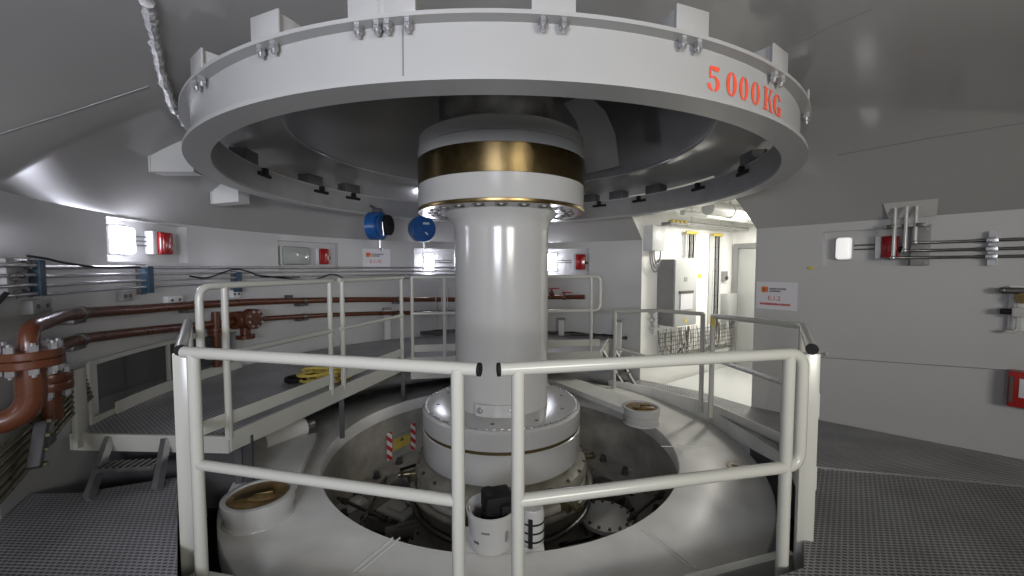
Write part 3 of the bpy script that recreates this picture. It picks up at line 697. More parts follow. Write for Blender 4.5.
# gate-side railing back to the ladder
g2 = at_z(703, 314, .985); g3 = Vector((1.78, 1.80, .88))
t = thing('guard_railing', 'slim grey-white railing before the bright alcove between ladder and ramp', 'railing', (g3.x, g3.y, zramp(g3.x, g3.y)), 0, 'white guard railings')
tube_part('top_rail', [g2, (2.28, 1.36, .94), g3], .026, t); zz2 = zramp(g2.x, g2.y); zz3 = zramp(g3.x, g3.y)
tube_part('post', [(g2.x, g2.y, zz2 - .05), g2], .028, t); tube_part('post', [(g3.x, g3.y, zz3 - .05), g3], .026, t)
tube_part('mid_rail', [(g2.x, g2.y, zz2 + .60), (2.28, 1.36, .22), (g3.x, g3.y, zz3 + .64)], .02, t)
o = MB(); q = at_z(711, 321, .93); o.box((q.x, q.y - .035, .93), (.05, .02, .12), .3, bev=.005)
tag(o.build('warning_tag', M['yellow']), 'small yellow tag on the railing post before the alcove', 'tag')

# ------------------------------------------------------------------ raised platform round the left and back
PA = Vector((-2.09, -1.33)); PB_ = Vector((-1.30, 1.30)); PCx = Vector((1.52, 1.72)); ZD = .25
def L1(t, off=0.0):
    d = (PB_ - PA); n = Vector((-d.y, d.x)).normalized(); p = PA + d * t + n * off; return p
PO = P(hoff(72, 445, .06)[0], .06)
plat = thing('raised_platform', 'white edged raised grating platform curving round the pit wall behind the shaft', 'platform', (-2.6, 0, ZD - .12))
wallp = []
a0_ = az((PO.x, PO.y)) % (2 * PI); a1_ = math.radians(56)
for k in range(41): wallp.append(pol(RW - .06, lerp(a1_, a0_, k / 40)))
poly = [(PA.x, PA.y), (PB_.x, PB_.y), (PCx.x, PCx.y)] + [(p.x, p.y) for p in wallp]
m = MB(); m.prism(poly, ZD - .03, ZD); m.build('deck', M['grate_lit'], plat, world=True, smooth=False)
m = MB(); vband(m, [PA, PB_], lambda x, y: ZD - .10, lambda x, y: ZD + .05, .03); m.build('side_stringer', M['rail'], plat, world=True, smooth=False)
m = MB(); vband(m, [PB_, PCx], lambda x, y: ZD - .28, lambda x, y: ZD + .03, .03); m.build('rear_stringer', M['rail'], plat, world=True, smooth=False)
m = MB(); vband(m, [PA, Vector((PO.x, PO.y))], lambda x, y: ZD - .11, lambda x, y: ZD + .02, .03); m.build('front_stringer', M['rail'], plat, world=True, smooth=False)
m = MB(); inw = (PA - Vector((PO.x, PO.y))); inw = Vector((-inw.y, inw.x)).normalized() * .12; vband(m, [PA * .97 + inw, Vector((PO.x, PO.y)) * .985 + inw], lambda x, y: -.4, lambda x, y: ZD - .04, .02); m.build('under_shade_sheet', M['dkgrey'], plat, world=True, smooth=False)  # dark sheet added to stand for the shade under the platform front
m = MB(); vband(m, [PCx, Vector((wallp[0].x, wallp[0].y))], lambda x, y: ZD - .28, lambda x, y: ZD + .02, .03); m.build('end_stringer', M['rail'], plat, world=True, smooth=False)
for tt_ in (.05, .5, .97):
    p = L1(tt_, .08); m = MB(); m.box((p.x, p.y, (ZD + ZP) / 2 - .03), (.05, .05, ZD - ZP - .08), .3); m.build('support_leg', M['dkgrey'], plat, world=True)
for uu in (.3, .7):
    p = PB_.lerp(PCx, uu); m = MB(); m.box((p.x, p.y + .35, (ZD - 1.3) / 2 - .02), (.06, .06, ZD + 1.26)); m.build('support_leg', M['dkgrey'], plat, world=True)
m = MB(); vband(m, [Vector(p[:2]) for p in [P(s, .10) for s in [lerp(hit(236, 380)[0], hit(104, 430)[0], k / 8) for k in range(9)]]], lambda x, y: ZD + .0, lambda x, y: ZD + .11, .02); m.build('kick_plate', M['rail'], plat, world=True, smooth=False)

def panel(label, p0, p1, zt, zm, ends, posts, toe=True, r=.026, tz=(.11, .21)):
    """railing panel along p0->p1 (2-D); ends: loop at start/end; posts: fractions"""
    d = (p1 - p0); ln = d.length; d = d.normalized()
    t = thing('guard_railing', label, 'railing', (p0.x, p0.y, ZD), math.atan2(d.y, d.x), 'white guard railings')
    A = Vector((p0.x, p0.y, zt)); B = Vector((p1.x, p1.y, zt)); Am = Vector((p0.x, p0.y, zm)); Bm = Vector((p1.x, p1.y, zm))
    if ends == 'start': tube_part('top_rail', [B, A, Am, Bm], r, t, rad=.10)
    elif ends == 'end': tube_part('top_rail', [A, B, Bm, Am], r, t, rad=.10)
    else: tube_part('top_rail', [A, B], r, t); tube_part('mid_rail', [Am, Bm], r * .85, t)
    for f in posts:
        p = p0.lerp(p1, f); tube_part('post', [(p.x, p.y, ZD), (p.x, p.y, zt)], r * .95, t)
    if toe:
        m = MB(); vband(m, [p0, p1], lambda x, y: ZD + tz[0], lambda x, y: ZD + tz[1], .012); m.build('toe_board', M['rail'], t, world=True, smooth=False)
        for f in posts:
            p = p0.lerp(p1, f); m = MB(); m.box((p.x, p.y, ZD + .10), (.03, .05, .18)); m.build('toe_clip', M['rail'], t, world=True)
    return t
ZPR = 1.43; ZPM = .91
panel('white railing with looped end on the raised platform beside the brown pipes', L1(-.07), L1(.425), ZPR, ZPM, 'start', (.14, .97))
panel('white railing on the raised platform in front of the paper notice', L1(.465), L1(.93), ZPR, ZPM, None, (.03, .97))
panel('white railing across the back of the platform behind the shaft, rounded at the ladder end', PB_.lerp(PCx, .01), PB_.lerp(PCx, 1.0), ZPR, ZPM, 'end', (.0, .16, .5, .95))
# white post plate and guard frame at the outer front corner
s0_ = hoff(91, 400, .07)[0]; s1_ = hoff(240, 380, .07)[0]
t = thing('guard_screen', 'white framed dark guard screen standing along the pit wall on the raised platform', 'guard panel', P(s0_, .2, ZD), 0)
ss_ = [lerp(s0_, s1_, k / 12) for k in range(13)]
m = MB(); pA = [Vector(P(s, .07)[:2]) for s in ss_]
vband(m, pA, lambda x, y: .74, lambda x, y: .78, .02); m.build('frame_top', M['rail'], t, world=True, smooth=False)
m = MB(); vband(m, pA, lambda x, y: ZD, lambda x, y: .30, .02); m.build('frame_bottom', M['rail'], t, world=True, smooth=False)
for f in (0, 6, 12):
    p, rz_ = frame(ss_[f], .07, .51); m = MB(); m.box(p, (.035, .022, .52), rz_); m.build('frame_upright', M['rail'], t, world=True)
p, rz_ = frame(hoff(79, 400, .14)[0], .14, .48); m = MB(); m.box(p, (.15, .03, .60), rz_, bev=.004); m.build('end_plate', M['rail'], t, world=True)
# dark sheet added to stand for the unlit inside of the hatch
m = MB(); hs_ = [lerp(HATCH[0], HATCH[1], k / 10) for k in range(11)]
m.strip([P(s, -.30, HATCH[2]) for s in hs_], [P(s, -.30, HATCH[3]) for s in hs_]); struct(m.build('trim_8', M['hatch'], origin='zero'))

# steps
def steps(name, label, tl, tr, bl, br, n, mats):
    tl, tr, bl, br = map(Vector, (tl, tr, bl, br)); c = (bl + br) / 2
    t = thing(name, label, 'steps', c, 0, 'platform steps')
    for A, B in ((tl, bl), (tr, br)):
        d = B - A; side = (tr - tl).normalized(); up = side.cross(d).normalized(); m = MB()
        q = [A + up * .035, B + up * .035, B - up * .035, A - up * .035]; o1 = [m.bm.verts.new(v + side * .02) for v in q]; o2 = [m.bm.verts.new(v - side * .02) for v in q]
        m.bm.faces.new(o1); m.bm.faces.new(o2)
        for i in range(4): m.bm.faces.new((o1[i], o1[(i + 1) % 4], o2[(i + 1) % 4], o2[i]))
        m.build('stringer', M['steel'], t, world=True, smooth=False)
    for k in range(n):
        f = (k + 1) / (n + 1); A = tl.lerp(bl, f); B = tr.lerp(br, f); cc = (A + B) / 2; s = B - A; m = MB()
        m.box(cc, (s.length - .03, .11, .03), math.atan2(s.y, s.x), bev=.003)
        for q in range(9): 
            w = A.lerp(B, (q + .5) / 9); m.box((w.x, w.y, w.z + .018), (.025, .11, .016), math.atan2(s.y, s.x))
        m.build('tread', M['dsteel'], t, world=True)
    return t
def on_front(px):     # foot of the platform's front edge under this sight column
    d = ray(px, 440); a = Vector((PO.x, PO.y)); b = PA; e = b - a; den = d.x * e.y - d.y * e.x; w = a - Vector((CAM.x, CAM.y)); tq = (w.x * e.y - w.y * e.x) / den
    return CAM + d * tq
tl_ = on_front(112); tr_ = on_front(168)
bl_ = at_z(88, 500, .01); br_ = at_z(157, 491, .01)
nrmF = Vector((-(PA - Vector((PO.x, PO.y))).y, (PA - Vector((PO.x, PO.y))).x)).normalized() * -.02
steps('platform_steps', 'short metal steps with one serrated tread from grating floor up to the raised platform', (tl_.x + nrmF.x, tl_.y + nrmF.y, ZD - .02), (tr_.x + nrmF.x, tr_.y + nrmF.y, ZD - .02), bl_, br_, 1, None)
lz_ = zramp(2.0, 2.2)
steps('platform_steps', 'small metal steps at the far end of the platform beside the alcove opening', (1.64, 2.02, .22), (1.86, 2.12, .22), (1.99, 2.02, -.36), (2.21, 2.12, -.38), 2, None)

# yellow hose coil on the deck
p = at_z(322, 380, ZD + .03)
m = MB(); pts = []
for k in range(160):
    a = 2 * PI * k / 26; r = .20 + .05 * math.sin(k * .9) + .02 * math.sin(k * .31); pts.append((p.x - .02 + r * 1.15 * math.cos(a), p.y + .1 + r * math.sin(a), ZD + .022 + .10 * k / 160))
m.tube(pts, .016, 8); tag(m.build('hose_coil', M['hose']), 'coiled yellow hose lying on the raised platform deck', 'hose')
m = MB(); pts = [(p.x - .28 + .13 * math.cos(2 * PI * k / 18), p.y + .02 + .12 * math.sin(2 * PI * k / 18), ZD + .018 + .05 * k / 60) for k in range(60)]
m.tube(pts, .014, 8); tag(m.build('cable_coil', M['black']), 'small black cable coil beside the yellow hose', 'cable')

# ------------------------------------------------------------------ lamps and beacons in the niches
def bulkhead(N, f, mat, label, w=None, d=.11, hfrac=.62, rnd_=.03, wf=.24):
    s = lerp(N[1], N[0], f); z = (N[2] + N[3]) / 2; p, rz_ = frame(s, -d, z); W = (N[1] - N[0]) * wf; H = (N[3] - N[2]) * hfrac
    t = thing('bulkhead_lamp', label, 'lamp', p, rz_, 'bulkhead lamps')
    m = MB(); m.box((0, -.03, 0), (W * 1.04, .06, H * 1.04), 0, bev=.012); m.build('housing', M['cab'], t)
    m = MB(); m.box((0, -.085, 0), (W, .07, H), 0, bev=rnd_); m.build('diffuser', M[mat], t, label='white lit diffuser' if 'off' not in mat else 'clear unlit diffuser')
    return t
def beacon(N, f, label, d=.11, wf=.24, hfrac=.6):
    s = lerp(N[1], N[0], f); z = (N[2] + N[3]) / 2; p, rz_ = frame(s, -d, z); W = (N[1] - N[0]) * wf; H = (N[3] - N[2]) * hfrac
    t = thing('alarm_beacon', label, 'alarm', p, rz_, 'red alarm beacons')
    m = MB(); m.box((-W * .36, -.045, 0), (W * .26, .09, H), 0, bev=.008); m.build('base', M['paper'], t)
    m = MB(); m.box((W * .14, -.06, 0), (W * .72, .12, H * .98), 0, bev=.022); m.box((W * .14, -.06, 0), (W * .5, .135, H * .9), 0, bev=.02); m.build('lens', M['redlens'], t)
    m = MB(); m.cyl((W * .50, -.06, -.02), (W * .66, -.06, -.02), .022, 14); m.build('knob', M['black'], t)
    return t
def niche_cables(N, f0, f1, d, label, n=3):
    t = thing('wire_run', label, 'wires', P((N[0] + N[1]) / 2, -d, (N[2] + N[3]) / 2), 0, 'wire runs between lamp and beacon')
    for k in range(n):
        zz_ = (N[2] + N[3]) / 2 + (k - (n - 1) / 2) * .045 + .01
        m = MB(); m.tube([P(lerp(N[1], N[0], lerp(f0, f1, q / 4)), -d + .02, zz_) for q in range(5)], .008, 8); m.build('wire', M['dsteel'], t, world=True)
bulkhead(N1, .23, 'lamp', 'brightly lit square lamp in the wall recess above the brown pipes and conduits'); beacon(N1, .70, 'red alarm beacon beside the brightest lamp above the conduits'); niche_cables(N1, .34, .58, .11, 'three wires between the brightest lamp and its red beacon')
bulkhead(N2, .30, 'lampoff', 'unlit clear lamp in the wall recess between the brightest lamp and the paper notice', wf=.42); beacon(N2, .74, 'red alarm beacon beside the unlit lamp', wf=.22)
bulkhead(N3, .26, 'lamp', 'lit lamp in the recess just beside the shaft under the blue reel', wf=.16); beacon(N3, .80, 'red alarm beacon half hidden by the shaft under the blue reel', wf=.22); niche_cables(N3, .34, .66, .11, 'two wires between lamp and beacon beside the shaft', 2)
bulkhead(N4, .34, 'lamp', 'lit lamp partly behind the shaft on its alcove side', wf=.2); beacon(N4, .82, 'red alarm beacon in the recess nearest the bright alcove', wf=.22); niche_cables(N4, .46, .70, .11, 'two wires between lamp and beacon nearest the alcove', 2)
bulkhead(N5, .235, 'lampdim', 'faintly lit square lamp in the recess on the flat wall above the ramp', d=.09, wf=.165); beacon(N5, .66, 'red alarm box behind the three steel drop pipes on the flat wall', d=.09, wf=.22); niche_cables(N5, .33, .62, .09, 'two wires between lamp and red box on the flat wall', 2)

# ------------------------------------------------------------------ pipework on the pit wall
def sz_path(pp, off, n=14):
    h = [hoff(p[0], p[1], off) for p in pp]; out_ = []
    for (sa, za), (sb, zb) in zip(h[:-1], h[1:]):
        k = max(2, int(abs(sb - sa) / .12))
        for q in range(k): out_.append(P(lerp(sa, sb, q / k), off, lerp(za, zb, q / k)))
    out_.append(P(h[-1][0], off, h[-1][1])); return out_
def collar(parent, px, py, off, r, mat='dsteel', name='clamp'):
    s, z = hoff(px, py, off); m = MB(); m.tube([P(s - .022, off, z), P(s + .022, off, z)], r * 1.25, 20); p, rz_ = frame(s, off / 2, z - r * 1.2)
    m.box(p, (.16, off, .05), rz_, bev=.005); m.build(name, M[mat], parent, world=True)
OFFP = .13
up = [(62, 316), (85, 313), (145, 309), (205, 304.5), (250, 302), (330, 300), (400, 299.5), (455, 299.5), (560, 297), (585, 297)]
lo = [(70, 342), (85, 338.5), (145, 331), (205, 325), (232, 322)]
lo2 = [(262, 319), (330, 315), (400, 313), (455, 312.5), (520, 310)]
def wallpipe(label, pts, r, clamps, extra=None, name='brown_pipe'):
    path = sz_path(pts, OFFP)
    t = thing(name, label, 'pipe', (path[len(path) // 2].x, path[len(path) // 2].y, path[0].z), 0, 'brown pipes')
    full = (extra or []) + path; m = MB(); m.tube(full, r, 18); m.build('pipe_run', M['brown'], t, world=True)
    for c in clamps: collar(t, c[0], c[1], OFFP, r)
    return t
pe = sz_path(up[:2], OFFP)[0]
PF = at_r(29, 352, 3.42); PF.z = 0        # the flange stack's axis
e1 = Vector((PF.x, PF.y, pe.z)); el = rnd([Vector((PF.x, PF.y, .96)), e1, pe], .16, 8)
wallpipe('brown pipe along the wall, the upper one that bends down to the big flanges', up, .045, [(80, 313.5), (195, 305.5), (304, 301), (398, 299.5)], el[:-1])
le = sz_path(lo[:2], OFFP)[0]; e3 = P(hoff(56, 344, .17)[0], .17, le.z - .005)
wallpipe('brown pipe along the wall, the lower one ending at the flanged tee', lo, .042, [(80, 340), (195, 326.5)], [e3])
wallpipe('brown pipe along the wall beyond the tee behind the platform railing', lo2, .036, [(304, 316.5), (398, 313)])
# big flange stack
t = thing('flange_stack', 'stack of thick bolted brown flanges with vertical pipe at the pit wall', 'flanges', (PF.x, PF.y, .0))
def flange_pair(t, c, r, z0, z1, gap, nb, rp):
    mid = (z0 + z1) / 2
    for a_, b_ in ((z0, mid - gap / 2), (mid + gap / 2, z1)):
        m = MB(); m.lathe([(rp * .8, a_), (r * .97, a_), (r, a_ + .006), (r, b_ - .006), (r * .97, b_), (rp * .8, b_)], 48, c=(c.x, c.y, 0)); fl_ = m.build('flange', M['brown'], t, world=True, ang=30)
    for k in range(nb):
        a = 2 * PI * k / nb + .2; q = c + pol(r * .80, a); m = MB()
        m.cyl((q.x, q.y, z0 - .035), (q.x, q.y, z0 + .001), .022, 6); m.cyl((q.x, q.y, z0 - .05), (q.x, q.y, z1 + .05), .011, 8); m.cyl((q.x, q.y, z1 - .001), (q.x, q.y, z1 + .035), .022, 6); m.build('flange_bolt', M['steel'], fl_, world=True)
zt_ = at_r(30, 349, PF.length).z; zb_ = at_r(30, 366, PF.length).z
flange_pair(t, Vector((PF.x, PF.y, 0)), .145, zb_, zt_, .003, 8, .05)
m = MB(); m.tube([(PF.x, PF.y, zt_ - .01), (PF.x, PF.y, 1.0)], .048, 20); m.build('riser', M['brown'], t, world=True)
zz0 = zb_ - .30
m = MB(); q = rnd([(PF.x, PF.y, zb_ + .01), (PF.x, PF.y, zz0), (PF.x - .50, PF.y - .35, zz0 - .06)], .2, 8); m.tube(q, .065, 22); m.build('drop_pipe', M['brown'], t, world=True)
pf2 = PF + (P(hit(52, 380)[0], .2) - PF) * 1.0; pf2 = at_r(51, 380, PF.length + .04)
zt2 = at_r(51, 372, PF.length + .04).z; zb2 = at_r(51, 390, PF.length + .04).z
flange_pair(t, Vector((pf2.x, pf2.y, 0)), .105, zb2, zt2, .003, 6, .04)
m = MB(); m.cyl((pf2.x, pf2.y, zt2 - .01), (pf2.x, pf2.y, e3.z - .0), .042, 18); m.cyl((pf2.x, pf2.y, zb2 - .2), (pf2.x, pf2.y, zb2 + .01), .05, 18); m.build('branch_pipe', M['brown'], t, world=True)
# grey frame behind the drop pipe and a steel conduit elbow
sQ, zQ = hit(10, 400); p, rz_ = frame(sQ, .12, .45)
t = thing('grey_box', 'small grey switch box behind the brown drop pipe', 'box', p, rz_)
m = MB(); m.box((0, 0, 0), (.14, .10, .20), 0, bev=.008); m.build('box_body', M['grey'], t)
m = MB(); m.box((0, -.055, -.05), (.11, .012, .06), 0, bev=.003); m.build('switch_plate', M['dkgrey'], t)
# tee with bolted hand flange on lower pipe
s, z = hoff(245, 319, OFFP); p, rz_ = frame(s, OFFP, z)
t = thing('pipe_tee', 'brown bolted flange tee in the pipe beyond the looped railing', 'pipe fitting', p, rz_)
m = MB(); m.cyl((-.17, 0, 0), (.17, 0, 0), .06, 18); m.cyl((0, 0, 0), (0, 0, -.22), .06, 18); m.build('tee_body', M['brown'], t)
for x in (-.15, -.10, .10, .15):
    m = MB(); m.cyl((x - .02, 0, 0), (x + .02, 0, 0), .115, 28); m.build('flange', M['brown'], t)
m = MB(); m.cyl((0, 0, -.26), (0, 0, -.21), .11, 28); m.build('flange', M['brown'], t)
m = MB(); m.cyl((.03, -.13, .0), (.03, -.03, .0), .135, 30); fl_ = m.build('blind_flange', M['brown'], t)
for k in range(8):
    a = 2 * PI * k / 8 + .3; m = MB(); m.cyl((.03 + .10 * math.cos(a), -.155, .10 * math.sin(a)), (.03 + .10 * math.cos(a), -.125, .10 * math.sin(a)), .017, 6); m.build('flange_bolt', M['steel'], fl_)
# vertical brown branch before it
s, z = hoff(216, 330, .15)
t = thing('pipe_riser', 'short vertical brown pipe with flange seen inside the looped railing end', 'pipe', P(s, .2, z - .5), 0, 'brown pipes')
m = MB(); m.tube([P(s, .15, z - .45), P(s, .15, z + .22)], .045, 16); m.build('pipe_run', M['brown'], t, world=True)
c = P(s, .15, z); m = MB(); m.cyl((c.x, c.y, z - .06), (c.x, c.y, z - .02), .085, 24); m.cyl((c.x, c.y, z - .01), (c.x, c.y, z + .03), .085, 24); m.build('flange', M['brown'], t, world=True)
# red valves on the pipe behind the shaft
for (px, py, lab) in ((553, 293, 'small red valve handle on the pipe just right of the shaft'), (566, 297, 'small red valve on the back pipe nearer the alcove')):
    s, z = hit(px, py); p, rz_ = frame(s, .20, z); t = thing('valve', lab, 'valve', p, rz_, 'red valves')
    m = MB(); m.ball((0, .04, 0), .05); m.cyl((0, .04, 0), (0, .04, .09), .018, 10); m.build('valve_body', M['brown'], t)
    m = MB(); m.box((.05, .04, .10), (.20, .03, .025), 0, bev=.006); m.build('handle', M['red'], t)

# four steel conduits with dark clamps
CO = .10
for i, (ya, yb, wd) in enumerate(((263.5, 270, 'topmost'), (273, 276.5, 'second from the top'), (282.5, 283, 'third from the top'), (291, 289.5, 'lowest'))):
    sa, za = hoff(40, ya, CO); sb, zb = hoff(145, yb, CO); s_end = hit(455, 285)[0]; s_st = S_L + 2.2
    m = MB(); zc = (za + zb) / 2; pts = []
    k = 0; s = s_st
    while s > s_end: pts.append(P(s, CO, zc if s < sa else lerp(zc, za, .5))); s -= .12
    m.tube(pts, .0125 if i else .016, 12)
    tag(m.build('conduit', M['steel']), 'steel conduit along the curved wall under the bright lamp, %s of four' % wd, 'conduit', 'wall conduits')
for px, y0, y1, lab in ((37.5, 260, 296, 'dark blue clamp block holding the conduits near the brown elbow'), (148, 266, 293, 'dark blue clamp block holding the conduits under the bright lamp'), (238, 272, 292, 'dark clamp block holding the conduits behind the looped railing')):
    s, z1_ = hoff(px, y0, CO); z0_ = hoff(px, y1, CO)[1]; p, rz_ = frame(s, CO * .5, (z0_ + z1_) / 2)
    t = thing('pipe_clamp', lab, 'clamp', p, rz_, 'conduit clamps')
    m = MB(); m.box((0, -.04, 0), (.075, .07, (z1_ - z0_)), 0, bev=.006); m.build('clamp_block', M['dblue'], t)
    m = MB(); m.box((0, .02, 0), (.05, .055, (z1_ - z0_) * 1.12)); m.build('mount_strut', M['dsteel'], t)
# junction boxes on the wall
for px, py, w, h, lab, mt in ((43, 306, .22, .10, 'grey junction box under the dark clamp near the brown elbow', 'grey'), (128, 296, .12, .10, 'pair of grey terminal boxes under the conduits below the lit lamp', 'grey'), (176, 300, .20, .09, 'pale wall plate with two knockouts under the conduits', 'cab'), (193, 336, .22, .08, 'pale wall bracket plate beneath the lower brown pipe', 'cab'), (237, 294, .12, .10, 'small white junction box by the looped railing', 'cab'), (290, 297, .10, .06, 'small black cable box above the brown pipes', 'dkgrey')):
    s, z = hoff(px, py, .06); p, rz_ = frame(s, .03, z); t = thing('junction_box', lab, 'box', p, rz_, 'wall junction boxes')
    m = MB(); m.box((0, 0, 0), (w, .06, h), 0, bev=.006); m.build('box_body', M[mt], t)
    for sx in (-.25, .25):
        m = MB(); m.cyl((sx * w, -.035, 0), (sx * w, -.028, 0), h * .17, 12); m.build('knockout', M['dkgrey'], t)
# bundled wires above the conduits
for (pp, lab) in (([(190, 276), (205, 279), (222, 273), (236, 268), (250, 272), (262, 277), (300, 277)], 'black wire sagging over the conduits behind the looped railing'), ([(28, 256), (45, 258), (60, 262), (100, 268), (140, 267)], 'black wire running over the top conduit'), ([(255, 275), (290, 279), (315, 280), (333, 273), (345, 279)], 'black wire along the wall below the unlit lamp')):
    h = [hoff(p[0], p[1], .13) for p in pp]; pts = rnd([P(s, .13, z) for s, z in h], .15, 5); m = MB(); m.tube(pts, .009, 8); tag(m.build('wire', M['black']), lab, 'wire', 'loose wires')
for i, (pp, lab) in enumerate((([(18, 292), (14, 305), (10, 320), (6, 350), (4, 400)], 'black cable hanging from the conduits by the brown elbow'), ([(12, 290), (8, 302), (3, 322), (1, 360)], 'thinner black cable hanging nearest the picture edge'))):
    pts = rnd([P(hoff(p[0], p[1], .13)[0], .13, hoff(p[0], p[1], .13)[1]) for p in pp], .1, 5); m = MB(); m.tube(pts, .013, 8); tag(m.build('cable', M['black']), lab, 'cable', 'hanging cables')
# messy connector box at the far left top
s, z = hoff(14, 277, .07); p, rz_ = frame(s, .06, z)
t = thing('terminal_box', 'grey manifold block with fittings where the conduits start', 'box', p, rz_)
m = MB(); m.box((0, .0, 0), (.26, .06, .24), 0, bev=.01); m.build('box_body', M['grey'], t)
for k in range(10):
    m = MB(); x = -.11 + .024 * k; zz_ = -.1 + .2 * random.random(); m.cyl((x, -.06, zz_), (x, -.03, zz_), .011, 8); m.build('fitting', M['dsteel'], t)
# hydraulic tube bundle running down at the left
for k in range(6):
    o1 = k * 5.2
    pts = [at_r(84 + k * 1.5, 376 + o1 * .8, 3.52), at_r(62, 394 + o1 * 1.1, 3.52), at_r(36, 420 + o1 * 1.5, 3.52), at_r(2, 448 + o1 * 1.9, 3.53)]
    d = (pts[-1] - pts[-2]).normalized(); pts.append(pts[-1] + d * .5)
    m = MB(); m.tube(rnd(pts, .2, 6), .017, 12)
    tag(m.build('hydraulic_tube', M['tube']), 'olive hydraulic tube slanting down the wall under the brown flanges, %s' % ('topmost', 'second from top', 'third from top', 'fourth from top', 'fifth from top', 'lowest')[k] + ' of six', 'tube', 'hydraulic tubes')
p = at_r(38, 440, 3.44); t = thing('tube_clamp', 'dark clamp bar holding the slanting hydraulic tubes', 'clamp', (p.x, p.y, p.z), az(p) - PI / 2)
m = MB(); m.box((0, 0, -.03), (.06, .06, .28), 0, mat=Matrix.Rotation(.6, 4, 'Y'), bev=.01); m.build('clamp_bar', M['dkgrey'], t)
for k in range(4):
    m = MB(); q = Vector((.05 - .06 * k * .55, -.05, .1 - .08 * k)); m.cyl(q, q + Vector((0, .02, 0)), .016, 6); m.build('clamp_bolt', M['tube'], t)

# post behind the platform railing and cable trays low on the back wall
s, z = hit(386, 335); p, rz_ = frame(s, .06, ZD); t = thing('strut_post', 'grey steel strut standing against the pit wall under the paper notice', 'post', p, rz_)
m = MB(); m.box((0, 0, .28), (.11, .06, .54)); m.build('strut', M['cab'], t); m = MB(); m.box((0, 0, .57), (.14, .09, .04)); m.build('cap_plate', M['grey'], t)
for (pxa, pxb, y0, y1, lab) in ((455, 420, 330, 362, 'dark wire cable tray low on the back wall left of the shaft'), (628, 500, 332, 362, 'dark wire cable tray low on the back wall between shaft and alcove')):
    sa = hit(pxa, y0)[0]; sb = hit(pxb, y0)[0]; zt_ = hit((pxa + pxb) / 2, y0)[1]; zb_ = max(ZD + .03, hit((pxa + pxb) / 2, y1)[1])
    t = thing('cable_tray', lab, 'cable tray', P((sa + sb) / 2, .1, zb_), 0, 'wall cable trays')
    n = 12; ss_ = [lerp(sa, sb, k / n) for k in range(n + 1)]
    m = MB(); m.strip([P(s, .02, zb_) for s in ss_], [P(s, .02, zt_) for s in ss_]); m.strip([P(s, .012, zb_) for s in ss_], [P(s, .012, zt_) for s in ss_]); m.build('backing', M['tray'], t, world=True)
    m = MB()
    for k in range(5): m.tube([P(s, .12, lerp(zb_, zt_, k / 4)) for s in ss_], .006, 6)
    for s in [lerp(sa, sb, k / 30) for k in range(31)]: m.tube([P(s, .12, zb_), P(s, .12, zt_)], .005, 6)
    m.build('wire_mesh', M['dsteel'], t, world=True)
    for k in range(4): m = MB(); m.tube([P(s, .07, lerp(zb_, zt_, .15 + .2 * k) + .02 * math.sin(9 * s + k)) for s in ss_], .018, 8); m.build('tray_cable', M['black'], t, world=True)
# thin tubes behind the shaft
for k, (px, lab) in enumerate(((434, 'thin bent white tube on the back wall, first from the notice'), (440, 'thin bent white tube on the back wall, middle of three'), (446, 'thin bent white tube on the back wall, next to the shaft'))):
    h0 = hit(px - 5, 286); h1 = hit(px, 288); h2 = hit(px, 325); m = MB(); m.tube(rnd([P(h0[0], .17, h0[1]), P(h1[0], .17, h0[1]), P(h2[0], .17, h2[1])], .05, 5), .010, 8)
    tag(m.build('thin_tube', M['rail']), lab, 'tube', 'thin tubes')
# two struts right of the shaft and a thin frame
for px, y0, y1, lab in ((563, 318, 352, 'grey strut low on the back wall right of the shaft'), (622, 320, 352, 'grey strut low on the back wall beside the alcove')):
    s, z1_ = hit(px, y0); p, rz_ = frame(s, .16, ZD if px < 600 else .0); t = thing('strut_post', lab, 'post', p, rz_)
    m = MB(); m.box((0, 0, (z1_ - p.z) / 2), (.10, .05, z1_ - p.z)); m.build('strut', M['cab'], t); m = MB(); m.box((0, 0, z1_ - p.z), (.14, .07, .04)); m.build('cap_plate', M['grey'], t)

